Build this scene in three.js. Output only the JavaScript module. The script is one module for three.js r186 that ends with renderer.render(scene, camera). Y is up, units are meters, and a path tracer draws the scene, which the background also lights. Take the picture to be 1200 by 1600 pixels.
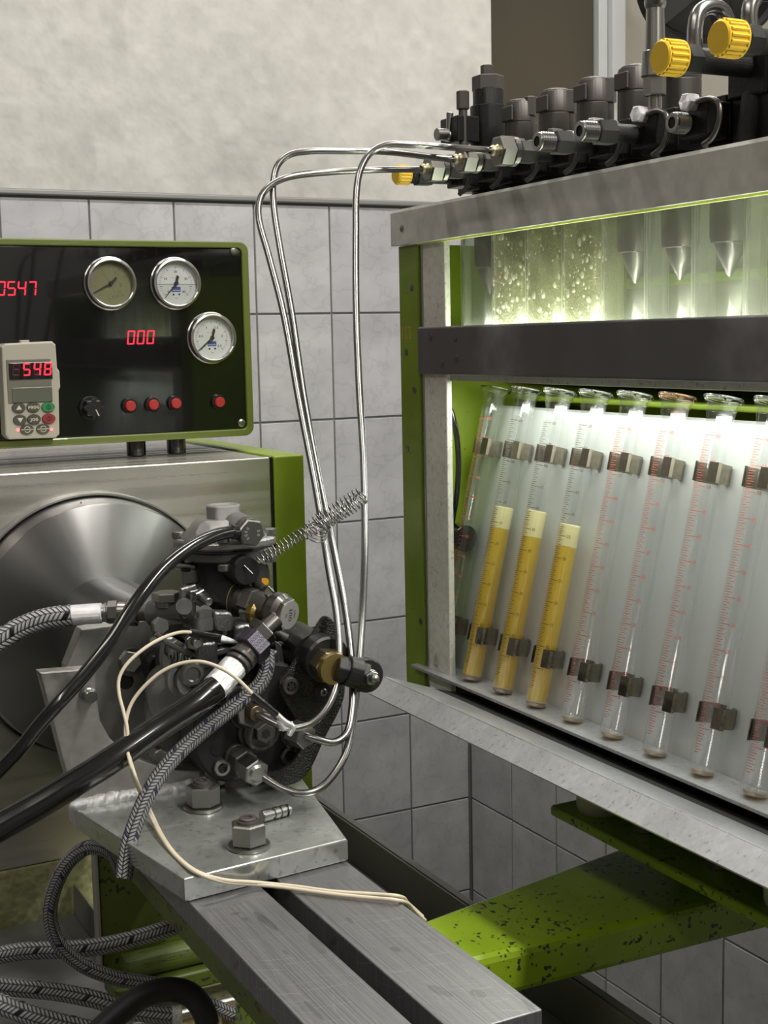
import * as THREE from 'three';
import { RoundedBoxGeometry } from 'three/addons/geometries/RoundedBoxGeometry.js';
import { mergeGeometries, toCreasedNormals } from 'three/addons/utils/BufferGeometryUtils.js';
import { RectAreaLightUniformsLib } from 'three/addons/lights/RectAreaLightUniformsLib.js';

// ---------- camera, light, exposure ----------
const scene = new THREE.Scene();
const V = (x, y, z) => new THREE.Vector3(x, y, z);
const F = 2115.84, CAM = V(0, 1.35, 0);
const yaw = 27.3828 * Math.PI / 180, pitch = 7.276 * Math.PI / 180, roll = -1.1773 * Math.PI / 180;
const fw = V(Math.sin(yaw) * Math.cos(pitch), -Math.sin(pitch), -Math.cos(yaw) * Math.cos(pitch));
const r0 = V(Math.cos(yaw), 0, Math.sin(yaw)), u0 = r0.clone().cross(fw);
const RT = r0.clone().multiplyScalar(Math.cos(roll)).addScaledVector(u0, Math.sin(roll));
const UP = u0.clone().multiplyScalar(Math.cos(roll)).addScaledVector(r0, -Math.sin(roll));
const camera = new THREE.PerspectiveCamera(2 * Math.atan(800 / F) * 180 / Math.PI, 0.75, 0.05, 20);
camera.position.copy(CAM);
camera.quaternion.setFromRotationMatrix(new THREE.Matrix4().makeBasis(RT, UP, fw.clone().negate()));
scene.add(camera);
const renderer = new THREE.WebGLRenderer({ antialias: true });
renderer.toneMapping = THREE.LinearToneMapping;
renderer.toneMappingExposure = 1.0;
renderer.shadowMap.enabled = true;
RectAreaLightUniformsLib.init();
scene.background = new THREE.Color(0x000000);
const CEIL = 2.75;
function areaLight(x, y, z, w, h, color, power, target) {
  const l = new THREE.RectAreaLight(color, power, w, h);
  l.position.set(x, y, z); l.lookAt(...target); l.castShadow = true; scene.add(l); return l;
}
// ceiling fluorescent over the bench, added fills near the back wall and over the left, and the tube in the test cabinet
const LAMPS = [
  { p: [0.85, 2.6, 0.3], len: 1.7, w: 0.14, power: 72, color: 0xfffaf2 },
  { p: [1.0, 2.6, -1.55], len: 0.14, w: 1.8, power: 22, color: 0xfffaf2 },  // added to brighten the upper back wall, no known fitting
  { p: [-0.75, 2.6, -0.2], len: 1.7, w: 0.14, power: 15, color: 0xfff6ea },  // added fill for the faces turned to the left
];
for (const L of LAMPS) areaLight(L.p[0], L.p[1] - 0.032, L.p[2], L.w, L.len, L.color, L.power, [L.p[0], 0, L.p[2]]);
const CAB_DOWN = areaLight(0.72, 1.3085, -0.87, 0.62, 0.03, 0xfbfff2, 19, [0.735, 0.9, -0.87]);
const CAB_UP = areaLight(0.698, 1.3475, -0.87, 0.62, 0.016, 0xfbfff0, 24, [0.76, 2, -0.87]);

// ---------- helpers ----------
function ray(u, v) { return fw.clone().addScaledVector(RT, (u - 600) / F).addScaledVector(UP, -(v - 800) / F); }
const onAxis = k => (u, v, val) => { const d = ray(u, v); return CAM.clone().addScaledVector(d, (val - CAM[k]) / d[k]); };
const pz = onAxis('z'), px = onAxis('x'), py = onAxis('y');
const pd = (u, v, d) => CAM.clone().addScaledVector(ray(u, v), d);
let seed = 7;
const rnd = () => { seed = (seed * 1664525 + 1013904223) % 4294967296; return seed / 4294967296; };
const names = {};
function numbered(n) { const k = names[n] = (names[n] ?? -1) + 1; return k ? n + '_' + String(k).padStart(3, '0') : n; }
function tag(o, label, category, group, kind) {
  if (label) o.userData.label = label; if (category) o.userData.category = category;
  if (group) o.userData.group = group; if (kind) o.userData.kind = kind; return o;
}
function thing(name, label, category, base, group) {
  const o = new THREE.Group(); o.name = numbered(name);
  if (base) o.position.copy(base.isVector3 ? base : V(...base));
  scene.add(o); return tag(o, label, category, group);
}
function struct(name) { const o = new THREE.Group(); o.name = name; o.userData.kind = 'structure'; scene.add(o); return o; }
const prep = g => { let q = g.index ? g.toNonIndexed() : g; for (const k of Object.keys(q.attributes)) if (!['position', 'normal', 'uv'].includes(k)) q.deleteAttribute(k);
  if (!q.attributes.uv) q.setAttribute('uv', new THREE.BufferAttribute(new Float32Array(q.attributes.position.count * 2), 2)); return q; };
// geometry is given in world metres; it is shifted into the parent's frame
function M(parent, name, geos, mat, label) {
  const arr = [geos].flat(9).map(prep);
  const g = arr.length > 1 ? mergeGeometries(arr) : arr[0].clone();
  parent.updateWorldMatrix(true, false);
  if (parent !== scene) g.applyMatrix4(parent.matrixWorld.clone().invert());
  const m = new THREE.Mesh(g, mat); m.name = parent === scene ? numbered(name) : name; m.castShadow = m.receiveShadow = true;
  if (label) m.userData.label = label;
  parent.add(m); return m;
}
function uvBox(g) {
  const q = g.index ? g.toNonIndexed() : g, p = q.attributes.position, n = q.attributes.normal, uv = new Float32Array(p.count * 2);
  for (let i = 0; i < p.count; i += 3) {
    let nx = 0, ny = 0, nz = 0; for (let k = 0; k < 3; k++) { nx += n.getX(i + k); ny += n.getY(i + k); nz += n.getZ(i + k); }
    nx = Math.abs(nx); ny = Math.abs(ny); nz = Math.abs(nz);
    for (let k = 0; k < 3; k++) { const x = p.getX(i + k), y = p.getY(i + k), z = p.getZ(i + k), j = (i + k) * 2;
      if (ny >= nx && ny >= nz) { uv[j] = x; uv[j + 1] = z; } else if (nx >= nz) { uv[j] = z; uv[j + 1] = y; } else { uv[j] = x; uv[j + 1] = y; } }
  }
  q.setAttribute('uv', new THREE.BufferAttribute(uv, 2)); return q;
}
const crease = (g, a = 0.55) => toCreasedNormals(g, a);
function box(x0, x1, y0, y1, z0, z1, r = 0.0015, s = 2) {
  const w = x1 - x0, h = y1 - y0, d = z1 - z0;
  const g = new RoundedBoxGeometry(w, h, d, s, Math.min(r, w * .45, h * .45, d * .45)); g.translate((x0 + x1) / 2, (y0 + y1) / 2, (z0 + z1) / 2);
  return uvBox(g);
}
function plainBox(x0, x1, y0, y1, z0, z1) { const g = new THREE.BoxGeometry(x1 - x0, y1 - y0, z1 - z0); g.translate((x0 + x1) / 2, (y0 + y1) / 2, (z0 + z1) / 2); return uvBox(g); }
const UY = V(0, 1, 0);
function orient(g, a, dir) { g.applyQuaternion(new THREE.Quaternion().setFromUnitVectors(UY, dir.clone().normalize())); g.translate(a.x, a.y, a.z); return g; }
// profile [[radius, distance along dir], ...]
function lathe(a, dir, prof, seg = 32, ang = 0.5) {
  return orient(crease(new THREE.LatheGeometry(prof.map(p => new THREE.Vector2(Math.max(p[0], 1e-5), p[1])), seg), ang), a, dir);
}
function rod(a, b, ra, rb = ra, seg = 28, bev = 0.0006) {
  const L = a.distanceTo(b), e = Math.min(bev, L * .3, ra * .4, rb * .4);
  return lathe(a, b.clone().sub(a), [[0, 0], [ra - e, 0], [ra, e], [rb, L - e], [rb - e, L], [0, L]], seg);
}
function hex(a, b, r, bev = 0.0008, turn = 0, n = 6) {
  const L = a.distanceTo(b);
  const g = new THREE.LatheGeometry([[0, 0], [r - bev, 0], [r, bev * .8], [r, L - bev * .8], [r - bev, L], [0, L]].map(p => new THREE.Vector2(Math.max(p[0], 1e-5), p[1])), n);
  g.rotateY(turn); return orient(crease(g, .2), a, b.clone().sub(a));
}
function ring(a, b, ro, ri, seg = 32, e = 0.0005) {
  const L = a.distanceTo(b);
  return lathe(a, b.clone().sub(a), [[ri, 0], [ro - e, 0], [ro, e], [ro, L - e], [ro - e, L], [ri, L], [ri, 0]], seg);
}
function tube(pts, r, n = 80, rs = 12, closed = false) {
  const c = new THREE.CatmullRomCurve3(pts, closed, 'centripetal'), g = new THREE.TubeGeometry(c, n, r, rs, closed);
  g.userData.len = c.getLength(); return g;
}
// hose with end caps; uv: cell metres
function hose(pts, r, n = 90, rs = 20, cell = 0.02) {
  const c = new THREE.CatmullRomCurve3(pts, false, 'centripetal'), g = new THREE.TubeGeometry(c, n, r, rs, false), uv = g.attributes.uv, L = c.getLength(), k = Math.max(1, Math.round(2 * Math.PI * r / cell));
  for (let i = 0; i < uv.count; i++) uv.setXY(i, uv.getX(i) * L / cell, uv.getY(i) * k);
  const caps = [0, 1].map(t => { const p = c.getPoint(t), d = c.getTangent(t).multiplyScalar(t ? 1 : -1); return lathe(p.clone().addScaledVector(d, -0.0002), d, [[r, 0], [r * .85, r * .12], [r * .5, r * .13], [r * .45, 0], [0, 0]], rs); });
  return [prep(g), ...caps.map(prep)];
}
// polygon in the x/y plane, extruded from z1 back to z0
function slab(pts, z0, z1, bev = 0.001, holes = [], curve = 6) {
  const s = new THREE.Shape(pts.map(p => new THREE.Vector2(p.x ?? p[0], p.y ?? p[1])));
  for (const h of holes) { const p = new THREE.Path(); p.absarc(h[0], h[1], h[2], 0, Math.PI * 2, true); s.holes.push(p); }
  const g = new THREE.ExtrudeGeometry(s, { depth: z1 - z0 - 2 * bev, bevelEnabled: bev > 0, bevelThickness: bev, bevelSize: bev, bevelOffset: -bev, bevelSegments: 2, curveSegments: curve * 4 });
  g.translate(0, 0, z0 + bev); return uvBox(g);
}
// same in the x/z plane (pts x,z), from y0 up to y1
function floorSlab(pts, y0, y1, bev = 0.001) {
  const g = slab(pts.map(p => [p[0], -p[1]]), y0, y1, bev); g.rotateX(-Math.PI / 2); return uvBox(g);
}
// profile in the x/y plane swept along z, smoothed outline
function smooth(pts, n = 60, closed = true) { return new THREE.CatmullRomCurve3(pts.map(p => V(p.x ?? p[0], p.y ?? p[1], 0)), closed, 'centripetal').getPoints(n).slice(0, closed ? -1 : undefined); }
function ball(c, r, sx = 1, sy = 1, sz = 1) { const g = new THREE.SphereGeometry(r, 20, 14); g.scale(sx, sy, sz); g.translate(c.x, c.y, c.z); return g; }
function thread(a, b, r, turns, d = 0.0004) {   // ridged cylinder
  const L = a.distanceTo(b), prof = [[0, 0], [r - d, 0]]; for (let i = 0; i < turns; i++) { prof.push([r, (i + .5) / turns * L], [r - d, (i + .95) / turns * L]); } prof.push([0, L]);
  return lathe(a, b.clone().sub(a), prof, 24, .3);
}
const lerp = (a, b, t) => a.clone().lerp(b, t);

// ---------- textures ----------
function dataTex(w, h, fn, srgb, rx = 1, ry = 1) {
  const d = new Uint8Array(w * h * 4);
  for (let y = 0; y < h; y++) for (let x = 0; x < w; x++) { const c = fn(x / w, y / h, x, y), i = (y * w + x) * 4; d[i] = c[0]; d[i + 1] = c[1] ?? c[0]; d[i + 2] = c[2] ?? c[0]; d[i + 3] = c[3] ?? 255; }
  const t = new THREE.DataTexture(d, w, h); t.wrapS = t.wrapT = THREE.RepeatWrapping; t.magFilter = THREE.LinearFilter; t.minFilter = THREE.LinearMipmapLinearFilter; t.generateMipmaps = true;
  if (srgb) t.colorSpace = THREE.SRGBColorSpace; t.repeat.set(rx, ry); t.needsUpdate = true; return t;
}
const again = (t, rx, ry) => { const c = t.clone(); c.repeat.set(rx, ry); c.needsUpdate = true; return c; };
const hash = (x, y, s) => { let h = (x * 374761393 + y * 668265263 + s * 1442695041) | 0; h = Math.imul(h ^ (h >>> 13), 1274126177); return ((h ^ (h >>> 16)) >>> 0) / 4294967296; };
function vnoise(x, y, px_, py_, s) {
  const xi = Math.floor(x), yi = Math.floor(y), fx = x - xi, fy = y - yi, a = fx * fx * (3 - 2 * fx), b = fy * fy * (3 - 2 * fy), m = (v, p) => ((v % p) + p) % p;
  const q = (i, j) => hash(m(xi + i, px_), m(yi + j, py_), s);
  return (q(0, 0) * (1 - a) + q(1, 0) * a) * (1 - b) + (q(0, 1) * (1 - a) + q(1, 1) * a) * b;
}
function fbm(u, v, fx, fy, oct, s) { let t = 0, a = .5, n = 0; for (let i = 0; i < oct; i++) { t += a * vnoise(u * fx, v * fy, fx, fy, s + i); n += a; a *= .5; fx *= 2; fy *= 2; } return t / n; }
const mix = (a, b, t) => a.map((x, i) => x + (b[i] - x) * t), ss = (a, b, x) => { const t = Math.min(1, Math.max(0, (x - a) / (b - a))); return t * t * (3 - 2 * t); };
const C = (r, g, b) => new THREE.Color().setRGB(r, g, b);

const tPlaster = dataTex(512, 512, (u, v) => { const n = fbm(u, v, 3, 3, 5, 11), f = fbm(u, v, 40, 40, 3, 5), s = fbm(u, v, 14, 6, 4, 31); const d = ss(.64, .74, s) * 14; const k = 200 + (n - .5) * 26 + (f - .5) * 22 - d * .6; return [k, k - 1, k - 4]; }, true, 1, 1);
const tPlasterB = dataTex(512, 512, (u, v) => [fbm(u, v, 10, 10, 5, 3) * 255], false, 1, 1);
const tTile = dataTex(512, 512, (u, v) => { const n = fbm(u, v, 7, 7, 4, 77), m = Math.abs(fbm(u, v, 10, 10, 4, 19) - .5) * 2; const k = 206 + (n - .5) * 36 - ss(.1, 0, m) * 9; return [k, k, k + 3]; }, true, 3.1, 3.1);
const tBrushV = dataTex(256, 256, (u, v) => [150 + (fbm(u, v, 128, 2, 2, 3) - .5) * 150]);
const tBrushH = dataTex(256, 256, (u, v) => [150 + (fbm(u, v, 2, 128, 2, 4) - .5) * 150]);
const tSmudge = dataTex(512, 512, (u, v) => { const n = fbm(u, v, 4, 4, 5, 41); return [90 + 130 * ss(.3, .7, n)]; });
const tStain = dataTex(512, 512, (u, v) => { const n = fbm(u, v, 3, 3, 5, 51), m = fbm(u, v, 18, 18, 3, 8), w = ss(.52, .7, n); const k = 196 - w * 62 + (m - .5) * 36; return [k, k, k - 3 - w * 4]; }, true, 5, 5);
// paint with chips: dark specks where the paint has come off
function chippedPaint(base, dark, thr, s) { return dataTex(512, 512, (u, v) => { const n = fbm(u, v, 42, 42, 3, s), z = fbm(u, v, 4, 4, 3, s + 9), t = fbm(u, v, 3, 3, 4, s + 20); const c = ss(thr, thr + .03, n + (z - .5) * .35); const k = mix(base.map(x => x * (.88 + t * .24)), dark, c); return k; }, true, 6, 6); }
const tGreen = chippedPaint([138, 162, 40], [40, 44, 32], .90, 5);
const tGreenChip = chippedPaint([122, 148, 22], [40, 46, 36], .735, 9);
const tGreenDull = chippedPaint([92, 108, 34], [36, 38, 24], .70, 15);
const tCream = dataTex(512, 512, (u, v) => { const n = fbm(u, v, 5, 5, 5, 91), w = ss(.5, .66, n), m = fbm(u, v, 60, 60, 2, 2); const k = mix([150, 152, 112], [84, 70, 38], w); return k.map(x => x * (.8 + m * .4)); }, true, 3, 3);
const tCast = dataTex(256, 256, (u, v) => [fbm(u, v, 40, 40, 3, 13) * 255], false, 16, 16);
const tGrime = dataTex(512, 512, (u, v) => { const n = fbm(u, v, 6, 6, 5, 71), k = 120 + (n - .5) * 170; return [k, k, k * .97]; }, true, 9, 9);
const tScuff = dataTex(512, 512, (u, v) => { const n = fbm(u, v, 3, 3, 5, 81), f = fbm(u, v, 50, 50, 2, 82), c = ss(.70, .8, fbm(u, v, 60, 60, 3, 83)); const k = 214 + (n - .5) * 44 + (f - .5) * 22 - c * 34; return [k, k, k + 2]; }, true, 5, 5);
// herringbone of wire bundles: bands round the hose, strands leaning alternately; a few strands are tracer threads
function braid(u, v) {
  const bands = 2, N = 12, j = Math.floor(v * bands) % bands, f = v * bands - Math.floor(v * bands), x = u * N + (j ? f : -f) * 1.15, k = ((Math.floor(x) % N) + N) % N, t = x - Math.floor(x);
  const prof = Math.pow(Math.sin(Math.PI * t), .7), edge = Math.min(1, .35 + 3.2 * Math.min(f, 1 - f)), wires = .8 + .2 * Math.cos(t * Math.PI * 2 * 3);
  return [prof * edge * wires, j === 0 && k === 4 ? 1 : 0];
}
function braidTex(tr, light) { const c = dataTex(512, 128, (u, v) => { const [h, t] = braid(u, v); const k = 24 + h * light; return t ? tr.map(x => x * (.3 + h * .9)) : [k, k, k * 1.02]; }, true, .28, 1); const b = dataTex(512, 128, (u, v) => [braid(u, v)[0] * 255], false, .28, 1); return [c, b]; }
const [tBraidA, tBraidAb] = braidTex([34, 34, 38], 215), [tBraidB, tBraidBb] = braidTex([62, 64, 112], 185);
function canvasTex(w, h, draw) { const c = document.createElement('canvas'); c.width = w; c.height = h; const g = c.getContext('2d'); draw(g, w, h); const t = new THREE.CanvasTexture(c); t.colorSpace = THREE.SRGBColorSpace; t.anisotropy = 4; return t; }

// planed rail steel: fine lines along the rail, a few scratches across it
const tRail = canvasTex(1024, 1024, (g) => {
  g.fillStyle = '#a2a2a4'; g.fillRect(0, 0, 1024, 1024);
  for (let i = 0; i < 5200; i++) { const v = rnd() < .5 ? 255 : 40; g.strokeStyle = `rgba(${v},${v},${v},${.03 + rnd() * .09})`; g.lineWidth = .6 + rnd() * 1.8; const x = rnd() * 1024, y = rnd() * 1024, l = 60 + rnd() * 500; g.beginPath(); g.moveTo(x, y); g.lineTo(x + (rnd() - .5) * 3, y + l); g.stroke(); }
  for (let i = 0; i < 420; i++) { g.strokeStyle = `rgba(235,235,238,${.1 + rnd() * .35})`; g.lineWidth = .7 + rnd(); const x = rnd() * 1024, y = rnd() * 1024, a = .2 + rnd() * .5 + (rnd() < .3 ? 1.2 : 0), l = 8 + rnd() * 60; g.beginPath(); g.moveTo(x, y); g.lineTo(x + Math.cos(a) * l * 2.4, y - Math.sin(a) * l * .9); g.stroke(); }
  for (let i = 0; i < 60; i++) { g.fillStyle = `rgba(50,50,54,${.08 + rnd() * .14})`; g.beginPath(); g.ellipse(rnd() * 1024, rnd() * 1024, 8 + rnd() * 40, 4 + rnd() * 14, rnd() * 3, 0, 7); g.fill(); }
}); tRail.wrapS = tRail.wrapT = THREE.RepeatWrapping; tRail.repeat.set(5, 2.4);

// ---------- materials ----------
const mat = (o) => new THREE.MeshStandardMaterial(o), phys = (o) => new THREE.MeshPhysicalMaterial(o);
const mPlaster = mat({ map: tPlaster, bumpMap: tPlasterB, bumpScale: 0.012, roughness: .95 });
const mTile = phys({ map: tTile, roughness: .28, color: C(.86, .86, .88) });
const mTileB = phys({ map: again(tTile, 2.3, 2.7), roughness: .3, color: C(.82, .82, .85) });
const mTileC = phys({ map: again(tTile, 2.7, 3.6), roughness: .26, color: C(.90, .90, .91) });
const mGrout = mat({ color: C(.2, .2, .2), roughness: .95 });
const mTrim = mat({ color: C(.3, .3, .3), roughness: .5, metalness: .4 });
const mWhiteWall = mat({ color: C(.62, .6, .55), roughness: .9 });
const mBrown = mat({ color: C(.085, .073, .052), roughness: .8 });
const mFrameWhite = mat({ color: C(.74, .77, .8), roughness: .4 });
const mConcrete = mat({ color: C(.2, .2, .19), roughness: .9, map: again(tSmudge, 2, 2) });
const mGreen = phys({ map: tGreen, roughness: .42, clearcoat: .25, clearcoatRoughness: .3 });
const mGreenPost = phys({ map: tGreen, color: C(.6, .62, .6), roughness: .4, clearcoat: .3 });
const mGreenFrame = phys({ color: C(.13, .17, .03), roughness: .4, clearcoat: .3 });
const mGreenChip = phys({ map: tGreenChip, roughness: .33, clearcoat: .4, clearcoatRoughness: .25 });
const mGreenDull = phys({ map: tGreenDull, color: C(.62, .62, .6), roughness: .5 });
const mBlackGloss = phys({ color: C(.004, .004, .005), roughness: .12, clearcoat: 1, clearcoatRoughness: .04 });
const mBlack = mat({ color: C(.012, .012, .013), roughness: .5 });
const mBlackRubber = phys({ color: C(.006, .006, .0065), roughness: .2, clearcoat: .6, clearcoatRoughness: .06 });
const mBlackPlastic = mat({ color: C(.009, .009, .0095), roughness: .42 });
const mStainless = mat({ color: C(.60, .585, .54), metalness: .8, roughness: .55, roughnessMap: tBrushH, bumpMap: tBrushH, bumpScale: .00006 });
const mDisc = phys({ color: C(.33, .33, .33), metalness: 1, roughness: .30, anisotropy: .85, anisotropyRotation: Math.PI / 2, bumpMap: tBrushH, bumpScale: .00003 });
const mCover = mat({ color: C(.40, .40, .395), metalness: .9, roughness: .34, bumpMap: tCast, bumpScale: .0002 });
const mHub = mat({ color: C(.17, .17, .17), metalness: 1, roughness: .42 });
const mSteel = mat({ color: C(.5, .5, .49), metalness: 1, roughness: .3 });
const mPipe = mat({ color: C(.34, .34, .335), metalness: 1, roughness: .26 });
const mPipeDark = mat({ color: C(.16, .155, .15), metalness: 1, roughness: .35 });
const mZinc = mat({ color: C(.24, .235, .225), metalness: 1, roughness: .3 });
const mNut = mat({ color: C(.30, .30, .285), metalness: 1, roughness: .33 });
const mAlu = mat({ color: C(.72, .73, .76), metalness: .9, roughness: .42, map: again(tStain, 12, 12) });
const mSleeve = mat({ color: C(.78, .78, .80), metalness: .85, roughness: .38, bumpMap: again(tBrushV, 8, 8), bumpScale: .0003 });
const mRail = mat({ map: tRail, color: C(.66, .66, .67), metalness: .85, roughness: .42, });
const mPlate = mat({ map: again(tScuff, 4, 4), color: C(.62, .65, .61), metalness: .7, roughness: .4, roughnessMap: again(tSmudge, 4, 4) });
const mPlateDark = mat({ map: again(tStain, 4, 4), color: C(.62, .62, .6), metalness: .7, roughness: .5 });
const mRoomDark = mat({ color: C(.22, .21, .2), roughness: .9 });
const mNozzle = mat({ color: C(.30, .29, .28), metalness: 1, roughness: .34 });
const mBrassPale = mat({ color: C(.5, .46, .32), metalness: 1, roughness: .35 });
const mBracket = mat({ map: again(tStain, 7, 7), color: C(.62, .61, .60), metalness: .75, roughness: .5 });
const mBeam = mat({ map: tStain, color: C(.92, .92, .90), metalness: .15, roughness: .5 });
const mRailGrey = mat({ map: again(tSmudge, 3, 3), color: C(.36, .35, .365), metalness: .5, roughness: .45 });
const mTrimAlu = mat({ map: tScuff, color: C(.95, .95, .84), metalness: .15, roughness: .45 });
const mTray = mat({ map: again(tScuff, 6, 6), color: C(.72, .73, .75), metalness: .55, roughness: .3 });
const mTubePanel = mat({ color: C(.5, .52, .51), metalness: .3, roughness: .42, bumpMap: again(tBrushV, 3, 3), bumpScale: .00008 });
const mClip = mat({ color: C(.52, .47, .38), metalness: 1, roughness: .35, map: again(tStain, 14, 14) });
const mCast = mat({ color: C(.15, .15, .147), metalness: .85, roughness: .36, bumpMap: tCast, bumpScale: .00035 });
const mCastDark = mat({ color: C(.055, .055, .055), metalness: .7, roughness: .34, bumpMap: tCast, bumpScale: .0003 });
const mCastLight = mat({ color: C(.27, .27, .27), metalness: .9, roughness: .32, bumpMap: tCast, bumpScale: .0003 });
const mOxide = mat({ color: C(.016, .016, .016), metalness: .4, roughness: .33, bumpMap: again(tCast, 10, 10), bumpScale: .0002 });
const mOxideSoft = mat({ color: C(.085, .08, .074), metalness: .6, roughness: .46 });
const mHeadBlack = mat({ color: C(.02, .02, .021), metalness: .3, roughness: .5, bumpMap: again(tCast, 20, 20), bumpScale: .0002 });
const mTear = mat({ color: C(.02, .0195, .019), metalness: .3, roughness: .5, bumpMap: again(tCast, 26, 26), bumpScale: .0015 });
const mBrass = mat({ color: C(.55, .42, .16), metalness: 1, roughness: .32 });
const mBrassDull = mat({ color: C(.16, .13, .08), metalness: .9, roughness: .4 });
const mPurple = mat({ color: C(.6, .56, .74), metalness: .9, roughness: .4, map: again(tGrime, 20, 20) });
const mBraidA = mat({ map: tBraidA, color: C(1, 1, 1), bumpMap: tBraidAb, bumpScale: .0016, metalness: .1, roughness: .42 });
const mBraidB = mat({ map: tBraidB, bumpMap: tBraidBb, bumpScale: .0014, metalness: .1, roughness: .45 });
const mWire = mat({ color: C(.58, .52, .40), roughness: .55 });
const mYellow = mat({ color: C(.72, .46, .02), roughness: .45 });
const mRed = phys({ color: C(.42, .03, .03), roughness: .4, clearcoat: .3 });
const mLed = mat({ color: C(.1, 0, 0), emissive: C(1, .03, .06), emissiveIntensity: 1.7 });
const mLedDim = mat({ color: C(.07, .004, .008), roughness: .4 });
const mGlass = phys({ color: C(.99, .995, .995), transmission: 1, thickness: 0, roughness: .06, ior: 1.7 });
const mChamber = phys({ color: C(.99, .992, .985), transmission: 1, thickness: 0, roughness: .28, ior: 1.65 });
const mGlassTint = phys({ color: C(1, .62, .45), transmission: 1, thickness: .003, roughness: .02, ior: 1.48 });
const mGlassSolid = phys({ color: C(1, 1, 1), transmission: 1, thickness: .003, roughness: .02, ior: 1.48 });
const mFuel = phys({ color: C(.93, .72, .06), transmission: .5, thickness: 0, roughness: .6, ior: 1.4 });
const mFroth = phys({ color: C(.93, .88, .52), transmission: .35, thickness: 0, roughness: .9 });
const mMist = phys({ color: C(.92, .93, .72), transmission: .72, thickness: 0, roughness: .5, ior: 1.3, bumpMap: again(tCast, 3, 5), bumpScale: .003 });
const mBeige = mat({ color: C(.44, .42, .35), roughness: .55 });
const mRubberCream = mat({ color: C(.42, .40, .33), roughness: .6 });
const mSheet = mat({ map: again(tSmudge, 2.5, 2.5), color: C(.34, .34, .35), metalness: .6, roughness: .45 });
const mCreamDeck = mat({ map: tCream, roughness: .7 });
const mPan = mat({ color: C(.12, .122, .105), metalness: .3, roughness: .4 });
const mVoid = mat({ color: C(.006, .006, .006), roughness: .8 });
const mGlow = mat({ color: C(.9, .9, .9), emissive: C(1, 1, .94), emissiveIntensity: 1.2 });

// ---------- the room ----------
const ZB = -2.34, XR = 1.40;
{
  const f = struct('floor'); M(f, 'slab', box(-1.9, 2.8, -0.12, 0, -2.8, 1.7, .001), mConcrete);
  const c = struct('ceiling'); M(c, 'slab', box(-1.9, 2.8, CEIL, CEIL + .12, -2.8, 1.7, .001), mWhiteWall);
  const wl = struct('wall_left'); M(wl, 'plaster', box(-1.9, -1.78, 0, CEIL, -2.8, 1.7, .001), mRoomDark);
  const wf = struct('wall_front'); M(wf, 'plaster', box(-1.9, 2.8, 0, CEIL, 1.58, 1.7, .001), mRoomDark);
  const wo = struct('wall_outer'); M(wo, 'plaster', box(2.68, 2.8, 0, CEIL, -2.8, 1.7, .001), mWhiteWall);
  const wb = struct('wall_back');
  M(wb, 'grout_bed', plainBox(-1.8, 1.47, 0, 1.61, ZB - .3, ZB - .0035), mGrout);
  M(wb, 'plaster', box(-1.8, 1.47, 1.61, CEIL, ZB - .3, ZB + .004, .004), mPlaster);
  M(wb, 'plaster', box(1.46, 2.75, 0, CEIL, -2.78, -2.62, .001), mWhiteWall);
  const mats = [mTile, mTileB, mTileC];
  const tiles = new THREE.BoxGeometry(1, 1, 1);
  const tileGeo = (w, h, k) => { const g = uvBox(new RoundedBoxGeometry(w, h, .008, 1, .0015)); const uv = g.attributes.uv; const ox = k * .37, oy = k * .61; for (let i = 0; i < uv.count; i++) uv.setXY(i, uv.getX(i) + ox, uv.getY(i) + oy); return g; };
  const variants = [0, 1, 2, 3, 4, 5].map(k => tileGeo(.1492, .1965, k)), cut = tileGeo(.1335, .1965, 3);
  let q = 0;
  for (let r = 0; r < 8; r++) for (let i = -2; i < 6; i++) {
    const m = new THREE.Mesh(i === 5 ? cut : variants[(q * 7 + r) % 6], mats[(q * 5 + r * 3 + (q >> 2)) % 3]); q++;
    m.name = 'tile'; m.castShadow = m.receiveShadow = true; m.position.set(i === 5 ? 1.2618 + .0685 : .5007 + .1522 * (i + .5), 1.5 - .2 * r, ZB - .004); wb.add(m);
  }
  const wr = struct('wall_right');
  M(wr, 'grout_bed', plainBox(XR + .0035, XR + .12, 0, 1.6, -2.62, 1.58), mGrout);
  M(wr, 'coping', box(XR - .002, 2.68, 1.56, 1.61, -2.62, 1.58, .003), mWhiteWall);
  for (let r = 0; r < 8; r++) for (let i = 0; i < 10; i++) {
    const m = new THREE.Mesh(variants[(q * 7 + r) % 6], mats[(q * 5 + r * 3 + (q >> 2)) % 3]); q++;
    m.name = 'tile'; m.castShadow = m.receiveShadow = true; m.rotation.y = -Math.PI / 2; m.position.set(XR + .004, 1.5 - .2 * r, ZB + .1535 * (i + .5) + .005); wr.add(m);
  }
  const t = struct('trim_1'); M(t, 'edge_strip', box(-1.78, 1.40, 1.6025, 1.6125, ZB - .003, ZB + .009, .003), mTrim);
  const d = struct('wall_recess'); M(d, 'board', box(1.476, 1.835, 1.612, CEIL, -2.6, -2.5, .003), mBrown);
  const wfm = struct('window_frame_1'); M(wfm, 'upright', [box(1.838, 1.862, 1.612, CEIL, -2.6, -2.485, .003), box(1.864, 1.90, 1.612, CEIL, -2.6, -2.47, .004)], mFrameWhite);
}
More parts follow.
